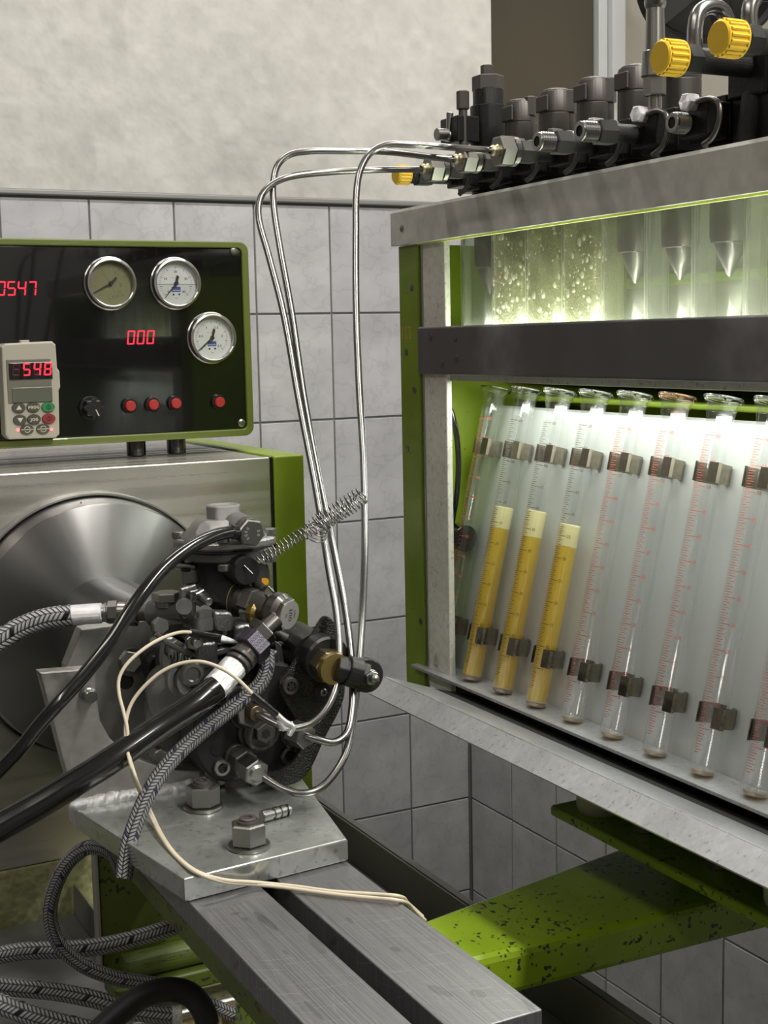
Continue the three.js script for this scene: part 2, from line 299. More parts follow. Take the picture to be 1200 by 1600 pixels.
// ceiling lamps (above the frame; they light the room, the second and third are added fills)
LAMPS.forEach((L, i) => {
  const o = thing('ceiling_or_fill_lamp', ['long fluorescent ceiling lamp above the test bench', 'added fill lamp near the back wall, built like a ceiling lamp', 'added fill lamp over the left of the room, built like a ceiling lamp'][i], 'lamp', [L.p[0], CEIL - .001, L.p[2]]);
  M(o, 'housing', box(L.p[0] - L.w / 2 - .03, L.p[0] + L.w / 2 + .03, L.p[1] - .005, CEIL - .001, L.p[2] - L.len / 2 - .03, L.p[2] + L.len / 2 + .03, .004), mFrameWhite);
  M(o, 'diffuser', box(L.p[0] - L.w / 2, L.p[0] + L.w / 2, L.p[1] - .03, L.p[1] - .0052, L.p[2] - L.len / 2, L.p[2] + L.len / 2, .004), mGlow);
});
// round black fan cut by the top edge
{
  const c = pz(1112, -42, -2.1), ax = V(-.35, -.45, .8).normalize();
  const o = thing('wall_fan', 'large round black fan ring cut off by the top edge, behind the yellow capped fittings', 'fan', c);
  M(o, 'shroud', lathe(c, ax, [[0, -.06], [.10, -.058], [.132, -.045], [.146, -.015], [.148, .01], [.14, .03], [.132, .034], [.126, .026], [.122, -.02], [0, -.024]], 48), mBlack);
  M(o, 'hub', lathe(c, ax, [[0, -.05], [.045, -.05], [.045, .005], [.035, .018], [0, .02]], 32), mBlack);
  for (let k = 0; k < 5; k++) { const g = new THREE.BoxGeometry(.046, .004, .085); g.rotateZ(.5); g.translate(0, -.012, .082); g.rotateY(k * Math.PI * 2 / 5); M(o, 'blade', orient(g, c, ax), mBlackPlastic); }
  M(o, 'bracket', rod(c.clone().addScaledVector(ax, -.045), V(c.x + .16, c.y + .12, -2.6), .012), mBlack);
}

// ---------- control box with gauges ----------
const seg7 = { 0: 'abcdef', 1: 'bc', 2: 'abged', 3: 'abgcd', 4: 'fgbc', 5: 'afgcd', 6: 'afgedc', 7: 'abc', 8: 'abcdefg', 9: 'abcdfg' };
function digit(ch, x, y, z, w, h, t, which) {    // x,y = lower left; leaning a little
  const on = seg7[ch], out = [], sk = .12;
  const put = (x0, x1, y0, y1) => { const g = new RoundedBoxGeometry(x1 - x0, y1 - y0, .0012, 1, t * .25); g.translate((x0 + x1) / 2, (y0 + y1) / 2, 0); const p = g.attributes.position; for (let i = 0; i < p.count; i++) p.setX(i, p.getX(i) + p.getY(i) * sk); g.translate(x, y, z); out.push(g); };
  const e = t * .25, hh = h / 2, S = { a: [e + t * .5, w - t * .5 - e, h - t, h], d: [e + t * .5, w - t * .5 - e, 0, t], g: [e + t * .5, w - t * .5 - e, hh - t / 2, hh + t / 2], f: [0, t, hh + e, h - e], b: [w - t, w, hh + e, h - e], e: [0, t, e, hh - e], c: [w - t, w, e, hh - e] };
  for (const k of 'abcdefg') if (on.includes(k) === which) put(...S[k]);
  return out;
}
const ZP = -1.6;
{
  const o = thing('control_box', 'green framed black glossy control box with three round gauges on top of the drive cabinet', 'control box', [.37, 1.2315, -1.68]);
  M(o, 'housing', box(.095, .6445, 1.2325, 1.4735, -1.78, ZP - .004, .012, 3), mGreenFrame);
  // raised rounded frame
  const rr = (x0, x1, y0, y1, r) => { const s = []; for (const [cx, cy, a] of [[x1 - r, y1 - r, 0], [x0 + r, y1 - r, 1], [x0 + r, y0 + r, 2], [x1 - r, y0 + r, 3]]) for (let k = 0; k <= 5; k++) { const t = (a + k / 5) * Math.PI / 2; s.push(new THREE.Vector2(cx + r * Math.cos(t), cy + r * Math.sin(t))); } return s; };
  const sh = new THREE.Shape(rr(.095, .6445, 1.2325, 1.4735, .012)); sh.holes.push(new THREE.Path(rr(.103, .6355, 1.2415, 1.4655, .006)));
  const fg = new THREE.ExtrudeGeometry(sh, { depth: .008, bevelEnabled: true, bevelThickness: .0015, bevelSize: .0015, bevelOffset: -.0015, bevelSegments: 2 }); fg.translate(0, 0, ZP - .006);
  M(o, 'frame', uvBox(fg), mGreenFrame);
  M(o, 'front_panel', box(.1035, .635, 1.242, 1.465, ZP - .008, ZP, .0008), mBlackGloss);
  for (const [u, v] of [[365, 393], [377, 661]]) { const p = pz(u, v, ZP); M(o, 'screw', [lathe(p, V(0, 0, 1), [[0, 0], [.0052, 0], [.005, .002], [.003, .0035], [0, .004]], 20)], mNut); }
  for (const x of [.2, .5, .552]) M(o, 'foot', rod(V(x, 1.213, -1.63), V(x, 1.236, -1.63), .012), mBlackRubber);
  // gauges
  const dial = kind => canvasTex(512, 512, (g) => {
    g.fillStyle = kind === 0 ? '#7b7a58' : '#d9dcdc'; g.fillRect(0, 0, 512, 512); g.translate(256, 256);
    if (kind === 1) { g.fillStyle = '#c9cdcc'; g.fillRect(-256, 14, 512, 260); g.fillStyle = '#7d8486'; g.fillRect(-256, 8, 512, 7); }
    const ink = kind === 0 ? '#4a4a34' : '#33363a'; g.strokeStyle = ink; g.fillStyle = ink; g.textAlign = 'center'; g.textBaseline = 'middle';
    for (let i = 0; i <= 40; i++) { const a = (135 + i * 270 / 40) * Math.PI / 180, big = i % 5 === 0; g.lineWidth = big ? 6 : 3; g.globalAlpha = kind === 0 && !big ? .35 : .9; g.beginPath(); g.moveTo(Math.cos(a) * 200, Math.sin(a) * 200); g.lineTo(Math.cos(a) * (big ? 168 : 180), Math.sin(a) * (big ? 168 : 180)); g.stroke(); }
    g.globalAlpha = kind === 0 ? .5 : 1; g.font = 'bold 38px sans-serif';
    const lab = kind === 2 ? ['0', '0.5', '1', '1.5', '2', '2.5'] : kind === 1 ? ['0', '10', '20', '30', '40'] : ['1', '3', '6', '10'];
    lab.forEach((t, i) => { const a = (135 + i * 270 / (lab.length - 1)) * Math.PI / 180; g.fillText(t, Math.cos(a) * 134, Math.sin(a) * 134); });
    g.globalAlpha = 1;
    if (kind) { g.fillStyle = '#3d4f92'; g.fillRect(-52, 40, 108, 58); g.fillStyle = '#c8cfe6'; for (let i = 0; i < 5; i++) g.fillRect(-40 + i * 18, 74, 12, 10); g.fillStyle = ink; g.beginPath(); g.arc(-32, 128, 12, 0, 7); g.arc(38, 126, 12, 0, 7); g.fill(); g.font = '20px sans-serif'; g.fillText('bar', 4, 168); g.globalAlpha = .5; g.fillRect(-60, -66, 110, 4); }
    else { g.strokeStyle = '#46452c'; g.lineWidth = 3; g.beginPath(); g.moveTo(-90, -170); g.lineTo(-70, -110); g.lineTo(0, 6); g.lineTo(30, 80); g.lineTo(70, 170); g.stroke(); g.fillStyle = '#5b5a38'; g.globalAlpha = .5; for (const [x, y, r] of [[60, -120, 16], [30, 150, 18], [-20, 170, 14], [80, 140, 16], [120, 20, 22]]) { g.beginPath(); g.arc(x, y, r, 0, 7); g.fill(); } }
  });
  const GA = [[171, 443, 0, [145, 458], [182, 434], 'pressure gauge with a yellowed olive dial'], [273, 443, 1, [258, 465], [278, 431], 'pressure gauge half filled with liquid'], [329, 528, 2, [309, 549], [335, 514], 'small range pressure gauge at the right edge']];
  for (const [u, v, kind, tip, tail, lb] of GA) {
    const c = pz(u, v, ZP), R = .0305, z = c.z;
    const root = new THREE.Group(); root.name = 'pressure_gauge'; root.position.copy(c); root.userData.label = lb; o.add(root);
    M(root, 'bezel', lathe(c, V(0, 0, 1), [[R * .86, .0115], [R * .9, .0125], [R * .97, .012], [R, .009], [R, .004], [R * 1.04, .003], [R * 1.04, 0], [R * .86, 0], [R * .86, .0115]], 56), mSteel);
    const d = new THREE.CircleGeometry(R * .88, 48); d.translate(c.x, c.y, z + .004); M(root, 'dial', d, mat({ map: dial(kind), roughness: .6 }));
    const a = pz(...tip, z + .0065), b = pz(...tail, z + .0065), dir = b.clone().sub(a).normalize(), n = V(-dir.y, dir.x, 0);
    const P = (p, k) => [p.x + n.x * k, p.y + n.y * k];
    M(root, 'needle', [slab([P(a, .0003), P(c, .001), P(lerp(c, b, .2), .0013), P(b, .0016), P(b, -.0016), P(lerp(c, b, .2), -.0013), P(c, -.001), P(a, -.0003)], z + .006, z + .0072, .0002), rod(V(c.x, c.y, z + .004), V(c.x, c.y, z + .0085), .0024)], mBlack);
    const gl = new THREE.CircleGeometry(R * .87, 40); gl.translate(c.x, c.y, z + .0108); M(root, 'glass', gl, mGlass);
  }
  // red numerals
  const big = (str, x, y, w, h, pitch) => [...str].forEach((ch, i) => { M(o, 'numeral', digit(ch, x + i * pitch, y, ZP + .0006, w, h, .0017, true), mLed, 'red lit digit ' + ch); });
  { const a = pz(1, 462, ZP), b = pz(60, 462, ZP); big('0547', a.x - .0015 - .0036, a.y, .0098, .0165, (b.x - a.x) / 3.65); }
  { const a = pz(198, 538.5, ZP), b = pz(242, 538.5, ZP); big('000', a.x, a.y, .0092, .0168, (b.x - a.x) / 2.9); }
  for (const [u, v] of [[201, 634], [237, 632], [272, 630], [340, 628]]) {
    const c = pz(u, v, ZP), k = new THREE.Group(); k.name = 'push_button'; k.position.copy(c); o.add(k);
    M(k, 'collar', lathe(c, V(0, 0, 1), [[0, 0], [.0098, 0], [.0095, .003], [.0085, .0055], [.0072, .006], [.007, .003], [0, .003]], 28), mBlackPlastic);
    M(k, 'cap', lathe(c, V(0, 0, 1), [[0, .003], [.0064, .003], [.0064, .009], [.0055, .0105], [0, .0112]], 28), mRed, 'red button cap');
  }
  { const c = pz(141, 637, ZP), k = new THREE.Group(); k.name = 'rotary_knob'; k.position.copy(c); o.add(k);
    const lob = []; for (let i = 0; i < 48; i++) { const a = i / 48 * Math.PI * 2, r = .0108 + .0012 * Math.cos(a * 8); lob.push([c.x + r * Math.cos(a), c.y + r * Math.sin(a)]); }
    M(k, 'skirt', rod(c, c.clone().add(V(0, 0, .004)), .0138), mBlackPlastic); M(k, 'grip', slab(lob, c.z + .004, c.z + .017, .0012), mBlackPlastic);
    M(k, 'pointer', slab([[c.x + .0015, c.y - .002], [c.x + .0025, c.y - .0016], [c.x + .006, c.y - .0092], [c.x + .005, c.y - .0097]], c.z + .017, c.z + .0175, 0), mWhiteWall); }
}
// inverter keypad on the front of the box
{
  const z0 = ZP + .0008, z1 = ZP + .026, zf = z1, A = (u, v) => pz(u, v, zf);
  const o = thing('drive_keypad', 'beige handheld keypad with a red digital display clipped to the control box front', 'keypad', [.36, 1.243, ZP + .0008]);
  const tl = A(2, 537), tr = A(87, 533), br = A(95, 684), bl = A(9, 687);
  const out = [[tl.x, tl.y - .004], [tl.x + .004, tl.y], [tr.x - .004, tr.y], [tr.x, tr.y - .004], [tr.x + .0005, tr.y - .031], [tr.x + .003, tr.y - .035], [tr.x + .003, tr.y - .053], [tr.x + .001, tr.y - .057], [br.x - .001, br.y + .004], [br.x - .006, br.y], [bl.x + .004, bl.y], [bl.x, bl.y + .005]];
  M(o, 'housing', slab(out, z0, zf, .002), mBeige);
  M(o, 'hook', box(A(33, 532).x, A(47, 532).x, tl.y - .001, tl.y + .0035, zf - .012, zf - .003, .001), mBeige);
  const rect = (u0, v0, u1, v1, h, m, n, lb) => { const a = A(u0, v0), b = A(u1, v1); return M(o, n, box(a.x, b.x, b.y, a.y, zf - .002, zf + h, .0006), m, lb); };
  rect(9, 562, 82, 628, .0008, mat({ color: C(.16, .155, .12), roughness: .5 }), 'display_surround');
  const scr = rect(13, 567, 82, 592, .0018, mBlackGloss, 'display_window');
  rect(18, 606, 82, 627, .0018, phys({ color: C(.12, .13, .10), roughness: .25, clearcoat: .5 }), 'liquid_crystal_display');
  { const a = pz(15.5, 590, zf + .002), b = pz(82, 590, zf + .002), p = (b.x - a.x) / 4; [...'8548'].forEach((ch, i) => { const x = a.x + .002 + i * p; if (i) M(scr, 'numeral', digit(ch, x, a.y + .0012, zf + .0022, .0088, .0148, .0019, true), mLed, 'red lit digit ' + ch); if (ch !== '8' || !i) M(scr, 'unlit_segment', digit(i ? ch : '8', x, a.y + .0012, zf + .0021, .0088, .0148, .0019, !i), mLedDim); }); }
  const keys = [[29, 637, 'up'], [52, 636, 'PROG'], [75, 636, 'green'], [31, 656, 'down'], [53, 655, 'JOG'], [76, 654, 'red'], [42, 671, 'a'], [67, 670, 'b']];
  for (const [u, v, k] of keys) {
    const c = pz(u, v, zf), tx = canvasTex(128, 96, (g, w, h) => {
      g.fillStyle = k === 'green' ? '#2f7f4c' : k === 'red' ? '#8e2c2e' : '#4b4b42'; g.fillRect(0, 0, w, h); g.fillStyle = '#cfcab4'; g.strokeStyle = '#cfcab4'; g.lineWidth = 6; g.textAlign = 'center'; g.textBaseline = 'middle'; g.font = 'bold 38px sans-serif';
      if (k === 'up') { g.beginPath(); g.moveTo(64, 24); g.lineTo(90, 66); g.lineTo(38, 66); g.fill(); } else if (k === 'down') { g.beginPath(); g.moveTo(64, 72); g.lineTo(90, 30); g.lineTo(38, 30); g.fill(); }
      else if (k === 'PROG' || k === 'JOG') g.fillText(k, 64, 50); else if (k === 'green' || k === 'red') { g.strokeStyle = '#1c1c18'; g.beginPath(); g.moveTo(64, 24); g.lineTo(64, 70); g.stroke(); g.beginPath(); g.arc(64, 48, 18, 0, 7); g.stroke(); }
      else { g.beginPath(); g.moveTo(10, 48); g.lineTo(118, 48); g.stroke(); g.beginPath(); g.arc(64, 48, 26, .3, 2.6); g.stroke(); g.beginPath(); g.arc(64, 48, 26, 3.5, 5.9); g.stroke(); } });
    const R = .0072, g = new THREE.CylinderGeometry(R * .92, R, .0028, 28); g.rotateX(Math.PI / 2); g.scale(1.12, .82, 1); const uv = g.attributes.uv, ps = g.attributes.position; for (let i = 0; i < uv.count; i++) uv.setXY(i, .5 + ps.getX(i) / (2.3 * R), .5 + ps.getY(i) / (1.7 * R)); g.translate(c.x, c.y, zf + .0012);
    M(o, 'button', g, mat({ map: tx, roughness: .5 }), k === 'green' ? 'green run button' : k === 'red' ? 'red stop button' : undefined);
  }
  for (const [u, v] of [[28, 672], [80, 671]]) { const c = pz(u, v, zf); M(o, 'indicator_light', ball(V(c.x, c.y, zf + .0004), .0019), mat({ color: C(.3, .02, .02), emissive: C(1, .2, .2), emissiveIntensity: 2.2 })); }
}

// ---------- drive cabinet, disc ----------
const AX = V(.4006, 1.0365, 0);
{
  const o = thing('drive_cabinet', 'brushed steel drive cabinet with a green side panel behind the disc', 'cabinet', [.3, .7, -1.8]);
  M(o, 'front_panel', box(-.12, .6245, .765, 1.2125, -1.512, -1.5, .002), mStainless);
  M(o, 'top_panel', box(-.12, .6245, 1.2, 1.2118, -2.05, -1.5125, .001), mStainless);
  M(o, 'side_panel', box(.6285, .669, .70, 1.2135, -2.06, -1.4995, .003), mGreen, 'green painted side panel');
  M(o, 'seal', box(.6243, .6287, .765, 1.2125, -1.52, -1.5005, .001), mBlackRubber);
  M(o, 'lower_beam', box(-.12, .6284, .695, .7645, -1.56, -1.5, .003), mCreamDeck, 'worn cream lower beam');
  M(o, 'guard_ring', lathe(V(AX.x, AX.y, -1.5), V(0, 0, 1), [[.1475, 0], [.1475, .018], [.1495, .018], [.1505, 0], [.1475, 0]], 96), mSteel);
  M(o, 'back_panel', box(-.12, .6245, .765, 1.2, -2.05, -2.04, .001), mGreenDull);
}
{
  const o = thing('drive_disc', 'large brushed steel drive disc with a central hub between pump and cabinet', 'flywheel', V(AX.x, AX.y, -1.4995));
  const c = V(AX.x, AX.y, -1.4985), z = V(0, 0, 1);
  M(o, 'disc', lathe(c, z, [[0, 0], [.142, 0], [.1455, .003], [.1452, .008], [.1415, .047], [.1408, .0485], [.139, .049], [.0625, .0565], [0, .0565]], 128, .3), mDisc);
  M(o, 'hub', lathe(c, z, [[.061, .05], [.0615, .06], [.0612, .19], [.058, .2], [.058, .245], [.05, .25], [.03, .25], [.03, .31], [0, .31]], 64, .4), mHub);
  M(o, 'coupling_block', [box(.315, .336, 1.0, 1.052, -1.262, -1.24, .006), ], mCast);
  M(o, 'mark', slab([[.3792, 1.1795], [.3806, 1.1795], [.381, 1.1815], [.3796, 1.1815]], -1.4492, -1.4486, 0), mRed);
}

// ---------- bench bed, drip pan, support arm ----------
{
  const o = thing('bench_bed', 'scratched steel bench bed with two rails and a slot between them, green sides', 'machine bed', [.347, .69, -1.05]);
  M(o, 'rail', box(.2842, .3378, .952, .97, -1.12, -.6, .0012), mRail); M(o, 'rail', box(.3524, .4101, .952, .97, -1.12, -.608, .0012), mRail);
  M(o, 'side_beam', box(.2842, .3375, .936, .9519, -1.12, -.601, .001), mGreenDull); M(o, 'side_beam', box(.3528, .4098, .925, .9519, -1.12, -.61, .001), mGreenDull);
  M(o, 'web', [box(.372, .40, .84, .9249, -1.42, -.63, .002), box(.3379, .3523, .9, .9515, -1.12, -.63, .001)], mBlack);
  M(o, 'pedestal', box(.2846, .405, .66, .9355, -.772, -.62, .004), mGreenChip);
  M(o, 'bulkhead', box(.327, .42, .735, .875, -1.262, -1.25, .002), mGreenDull); M(o, 'bulkhead_edge', box(.3235, .3268, .735, .875, -1.262, -1.247, .001), mPlateDark);
  M(o, 'cross_rib', [rod(V(.34, .752, -1.225), V(.52, .752, -1.225), .013), box(.327, .52, .722, .74, -1.25, -1.205, .003)], mGreenDull);
  M(o, 'cross_bar', rod(V(.335, .712, -1.185), V(.52, .712, -1.185), .004), mNut);
  M(o, 'deck', box(.3632, .56, .69, .70, -1.498, -.62, .002), mCreamDeck, 'worn cream painted deck');
  M(o, 'levelling_foot', [rod(V(.418, .70, -1.13), V(.418, .735, -1.13), .013), lathe(V(.418, .70, -1.13), UY, [[0, 0], [.02, 0], [.02, .006], [.014, .011], [0, .012]], 28)], mBrassDull);
}
{
  const o = thing('sheet_trough', 'grey sheet metal trough under the coiled braided hoses', 'trough', [.1, .69, -1.2]);
  M(o, 'tray_floor', box(-.25, .36, .694, .7, -1.495, -.7, .001), mSheet);
  M(o, 'fold', slab([[.3602, .7], [.3615, .735], [.3625, .735], [.3625, .694], [.3602, .694]], -1.495, -1.3, 0), mSheet);
}
{
  const o = thing('drip_pan', 'dark sheet metal drip pan edge running behind the bench bed', 'pan', [.5, .79, -1.3]);
  M(o, 'pan_floor', box(.57, .656, .742, .7445, -1.496, -.50, .001), mPan);
  M(o, 'rim', [box(.6565, .659, .742, .7895, -1.496, -.50, .001), box(.6595, .665, .779, .7905, -1.496, -.50, .001), box(.6655, .672, .768, .787, -1.496, -.5, .001)], mPan);
  M(o, 'leg', [box(.63, .67, 0, .7418, -1.48, -1.44, .002), box(.63, .67, 0, .7418, -.6, -.56, .002)], mGreenDull);
}
{
  const s = floorSlab([[.4102, -.862], [.95, -.842], [.95, -1.03], [.7474, -.9889], [.5211, -.9435], [.4102, -.921]], .833, .87, .006);
  const o = thing('support_arm', 'chipped green square support arm running from the bed to under the tube cabinet', 'support arm', [.6, .833, -.9]);
  M(o, 'arm', s, mGreenChip);
  const p = thing('mounting_plate', 'green edged mounting plate under the tube cabinet carrying two cream bushings', 'plate', [.8, .93, -.75]);
  M(p, 'plate', box(.66, 1.02, .9265, .9365, -.966, -.45, .003), mGreenChip);
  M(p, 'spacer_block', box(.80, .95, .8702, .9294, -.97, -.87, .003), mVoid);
  M(p, 'hex_bolt', hex(V(.69, .9365, -.872), V(.69, .9465, -.872), .0085), mNut); M(p, 'hex_bolt', hex(V(.69, .9365, -.781), V(.69, .9465, -.781), .0085), mNut);
  for (const z of [-.932, -.7]) M(p, 'bushing', lathe(V(.69, .9366, z), UY, [[0, 0], [.019, 0], [.0205, .004], [.0205, .03], [.018, .0405], [0, .0405]], 32), mRubberCream, 'cream round bushing');
}

// ---------- test cabinet ----------
const tubeZ = i => -1.2068 + .0582 * i, injZ = i => -1.165 + .058 * i;
const TILT = Math.atan2(.07, .291);
const cab = thing('tube_cabinet', 'green and grey test cabinet with glass chambers above and a tube rack below', 'cabinet', [.85, .977, -.85]);
{
  const o = cab, z1 = -.44;
  M(o, 'end_panel', box(.685, 1.24, .977, 1.447, -1.268, -1.256, .001), mGreen, 'green end panel');
  M(o, 'corner_post', box(.68, .687, .977, 1.4455, -1.268, -1.2275, .001), mGreenPost, 'green corner post');
  M(o, 'upright_trim', box(.683, .690, .985, 1.4455, -1.2225, -1.178, .0015), mTrimAlu, 'pale metal upright strip');
  M(o, 'trim_edge', box(.6825, .6855, .985, 1.4455, -1.2272, -1.2227, .001), mSteel);
  M(o, 'top_beam', slab([[.675, 1.446], [.675, 1.4795], [.6765, 1.4825], [1.25, 1.4825], [1.25, 1.478], [.681, 1.4775], [.680, 1.446]], -1.2755, z1, .0008), mBeam, 'grey stained top beam');
  M(o, 'acrylic_edge', box(.6805, .684, 1.4442, 1.4459, -1.255, z1, .0004), phys({ color: C(.85, .92, .25), transmission: .5, thickness: 0, roughness: .5 }), 'yellow green acrylic edge');
  M(o, 'middle_rail', box(.6775, .684, 1.3135, 1.3615, -1.227, z1, .0025), mRailGrey, 'dark grey middle rail');
  M(o, 'lamp_channel', slab([[.688, 1.3075], [.688, 1.322], [.690, 1.322], [.690, 1.3135], [.75, 1.3135], [.75, 1.3115], [.6895, 1.3115], [.6895, 1.3075]], -1.21, z1, 0), mTrimAlu, 'pale lamp channel under the middle rail');
  M(o, 'lower_diffuser', box(.693, .747, 1.3095, 1.3113, -1.18, -.54, .0004), mGlow);
  M(o, 'upper_diffuser', box(.690, .7065, 1.342, 1.346, -1.18, -.54, .0008), mGlow);
  M(o, 'chamber_floor', box(.684, .80, 1.355, 1.3585, -1.255, z1, .0005), phys({ color: C(.96, .98, .92), transmission: 1, thickness: 0, roughness: .2 }));
  M(o, 'chamber_back', box(.80, .806, 1.30, 1.4775, -1.255, z1, .001), mat({ color: C(.34, .36, .25), roughness: .45 }));
  M(o, 'reflection_strip', box(.786, .7995, 1.392, 1.402, -1.25, z1, .003), mGreen, 'green strip behind the chambers standing in for a reflection');  // solid green strip stands in for a reflection in the pane
  M(o, 'back_panel', box(1.24, 1.25, .977, 1.4775, -1.268, z1, .001), mGreenDull);
  M(o, 'far_end_panel', box(.685, 1.24, .977, 1.447, z1 - .012, z1, .001), mGreenDull);
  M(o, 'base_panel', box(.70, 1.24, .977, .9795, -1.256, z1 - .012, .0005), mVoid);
  M(o, 'gap_shade_panel', box(.70, .703, .98, 1.0, -1.25, z1 - .012, .0005), mVoid);  // black panel added so the gap behind the tray looks shaded
  M(o, 'green_crossbar', box(.81, .83, 1.281, 1.287, -1.25, z1, .002), mGreen);
  for (const [u, v, x] of [[628, 357, .675], [643, 449, .68], [635, 550, .68], [648, 609, .68], [637, 700, .68], [658, 970, .68], [672, 525, .6775], [711, 528, .6775], [712, 560, .6775], [690, 567, .6775]]) {
    const p = px(u, v, x); M(o, 'screw', [lathe(p.clone().add(V(.0003, 0, 0)), V(-1, 0, 0), [[0, 0], [.0036, 0], [.0034, .0012], [.002, .0019], [.0006, .002], [.0006, .0014], [0, .0014]], 18)], mNut);
  }
  M(o, 'cable', hose([V(.705, 1.31, -1.243), V(.703, 1.27, -1.2), V(.712, 1.23, -1.205), V(.714, 1.19, -1.212), V(.72, 1.15, -1.235)], .003, 40, 10), mBlackRubber);
  const dc = px(712, 838, .72); M(o, 'grommet', [rod(V(dc.x, dc.y, -1.2555), V(dc.x, dc.y, -1.205), .014)], mBlackRubber);
}
// tilted tube rack
{
  const t = V(Math.sin(TILT), Math.cos(TILT), 0), n = V(-Math.cos(TILT), Math.sin(TILT), 0), B = V(.69, 1.006, 0);
  const at = (s, h) => B.clone().addScaledVector(t, s).addScaledVector(n, h);
  const o = thing('tube_rack', 'tilted pale metal rack panel with spring clips holding the measuring tubes', 'rack', [.70, 1.0, -.85]);
  const q = (a) => a.map(([s, h]) => at(s, h));
  M(o, 'panel', slab(q([[-.004, -.0165], [.281, -.0165], [.284, -.0195], [.284, -.022], [-.004, -.022]]), -1.246, -.46, .0005), mTubePanel);
  M(o, 'ledge', slab([[.672, 1.0026], [.672, 1.0054], [.706, 1.0054], [.706, 1.0026]], -1.243, -.46, .0005), mTray, 'bright ledge under the tubes');
  // one spring clip: a bent strip
  const clip = (i, s, h) => {
    const mid = [[-.004, -.0155], [-.009, -.0145], [-.0125, -.009], [-.0132, -.002], [-.0120, .004], [-.0105, .007]], rt = [[.004, -.0155], [.009, -.0145], [.0125, -.009], [.0128, .0], [.0105, .0085], [.0115, .0112], [.0205, .0098], [.0215, .0075]];
    const strip = pts => { const th = .0009, a = [], b = []; for (let k = 0; k < pts.length; k++) { const p0 = pts[Math.max(0, k - 1)], p1 = pts[Math.min(pts.length - 1, k + 1)], dx = p1[0] - p0[0], dy = p1[1] - p0[1], l = Math.hypot(dx, dy); a.push([pts[k][0] - dy / l * th / 2, pts[k][1] + dx / l * th / 2]); b.push([pts[k][0] + dy / l * th / 2, pts[k][1] - dx / l * th / 2]); } return a.concat(b.reverse()); };
    const c = new THREE.Group(); c.name = 'spring_clip'; const base = at(s, -.0165); base.z = tubeZ(i); c.position.copy(base.clone().sub(o.position)); o.add(c);
    for (const pts of [mid, rt]) {
      const sh = new THREE.Shape(strip(pts).map(p => new THREE.Vector2(p[0], p[1]))), g = new THREE.ExtrudeGeometry(sh, { depth: .0165, bevelEnabled: false }); g.translate(0, 0, -.00825);
      // local x -> world z, local y -> n, local z -> -t
      g.applyMatrix4(new THREE.Matrix4().makeBasis(V(0, 0, 1), n, t.clone().negate())); const w = at(s, 0); g.translate(w.x, w.y, tubeZ(i)); M(c, pts === mid ? 'left_arm' : 'right_tab', uvBox(g), mClip);
    }
  };
  for (let i = 0; i < 9; i++) { clip(i, .2365); clip(i, .0475); }
}
{
  const o = thing('drip_tray', 'long bright folded metal drip tray sticking out below the tubes', 'tray', [.62, 1.0, -.8]);
  M(o, 'tray_top', slab([[.5998, 1.0172], [.6, 1.0182], [.602, 1.0180], [.6555, .9988], [.6555, .9976], [.601, 1.0168]], -1.166, -.44, .0002), mTray);
  M(o, 'front_lip', slab([[.5998, 1.0168], [.5990, 1.0178], [.582, 1.0042], [.5825, 1.0028], [.5840, 1.0030]], -1.166, -.44, .0002), mTray);
  M(o, 'gap_shade_sheet', slab([[.6556, .9986], [.6556, .9976], [.699, .985], [.699, .986]], -1.166, -.44, 0), mVoid, 'black sheet painting the shade in the gap behind the tray');  // black sheet, shade of the open gap put into its colour
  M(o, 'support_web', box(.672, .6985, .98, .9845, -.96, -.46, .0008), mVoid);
}
// ---------- measuring tubes ----------
const tGrad = (() => { const t = canvasTex(256, 2048, (g, w, h) => { g.fillStyle = '#000'; g.fillRect(0, 0, w, h); g.fillStyle = '#fff'; g.strokeStyle = '#fff'; g.font = '30px sans-serif'; g.textBaseline = 'middle'; g.textAlign = 'left';
  for (let m = 1; m <= 120; m++) { const y = h * (1 - (.015 + m / 120 * .955)), five = m % 10 === 0, L = five ? 92 : m % 2 ? 42 : 60; g.fillRect(20, y - 1.5, L, five ? 4 : 3); if (five) g.fillText(String(m / 2), 118, y); }
}); t.colorSpace = THREE.NoColorSpace; return t; })();
const mTubeBase = phys({ color: C(.62, .52, .36), transmission: .7, thickness: 0, roughness: .3 });
const mGradRed = mat({ color: C(.55, .07, .04), alphaMap: tGrad, transparent: true, roughness: .7, side: THREE.DoubleSide });
const mGradDark = mat({ color: C(.10, .06, .02), alphaMap: tGrad, transparent: true, roughness: .7, side: THREE.DoubleSide });
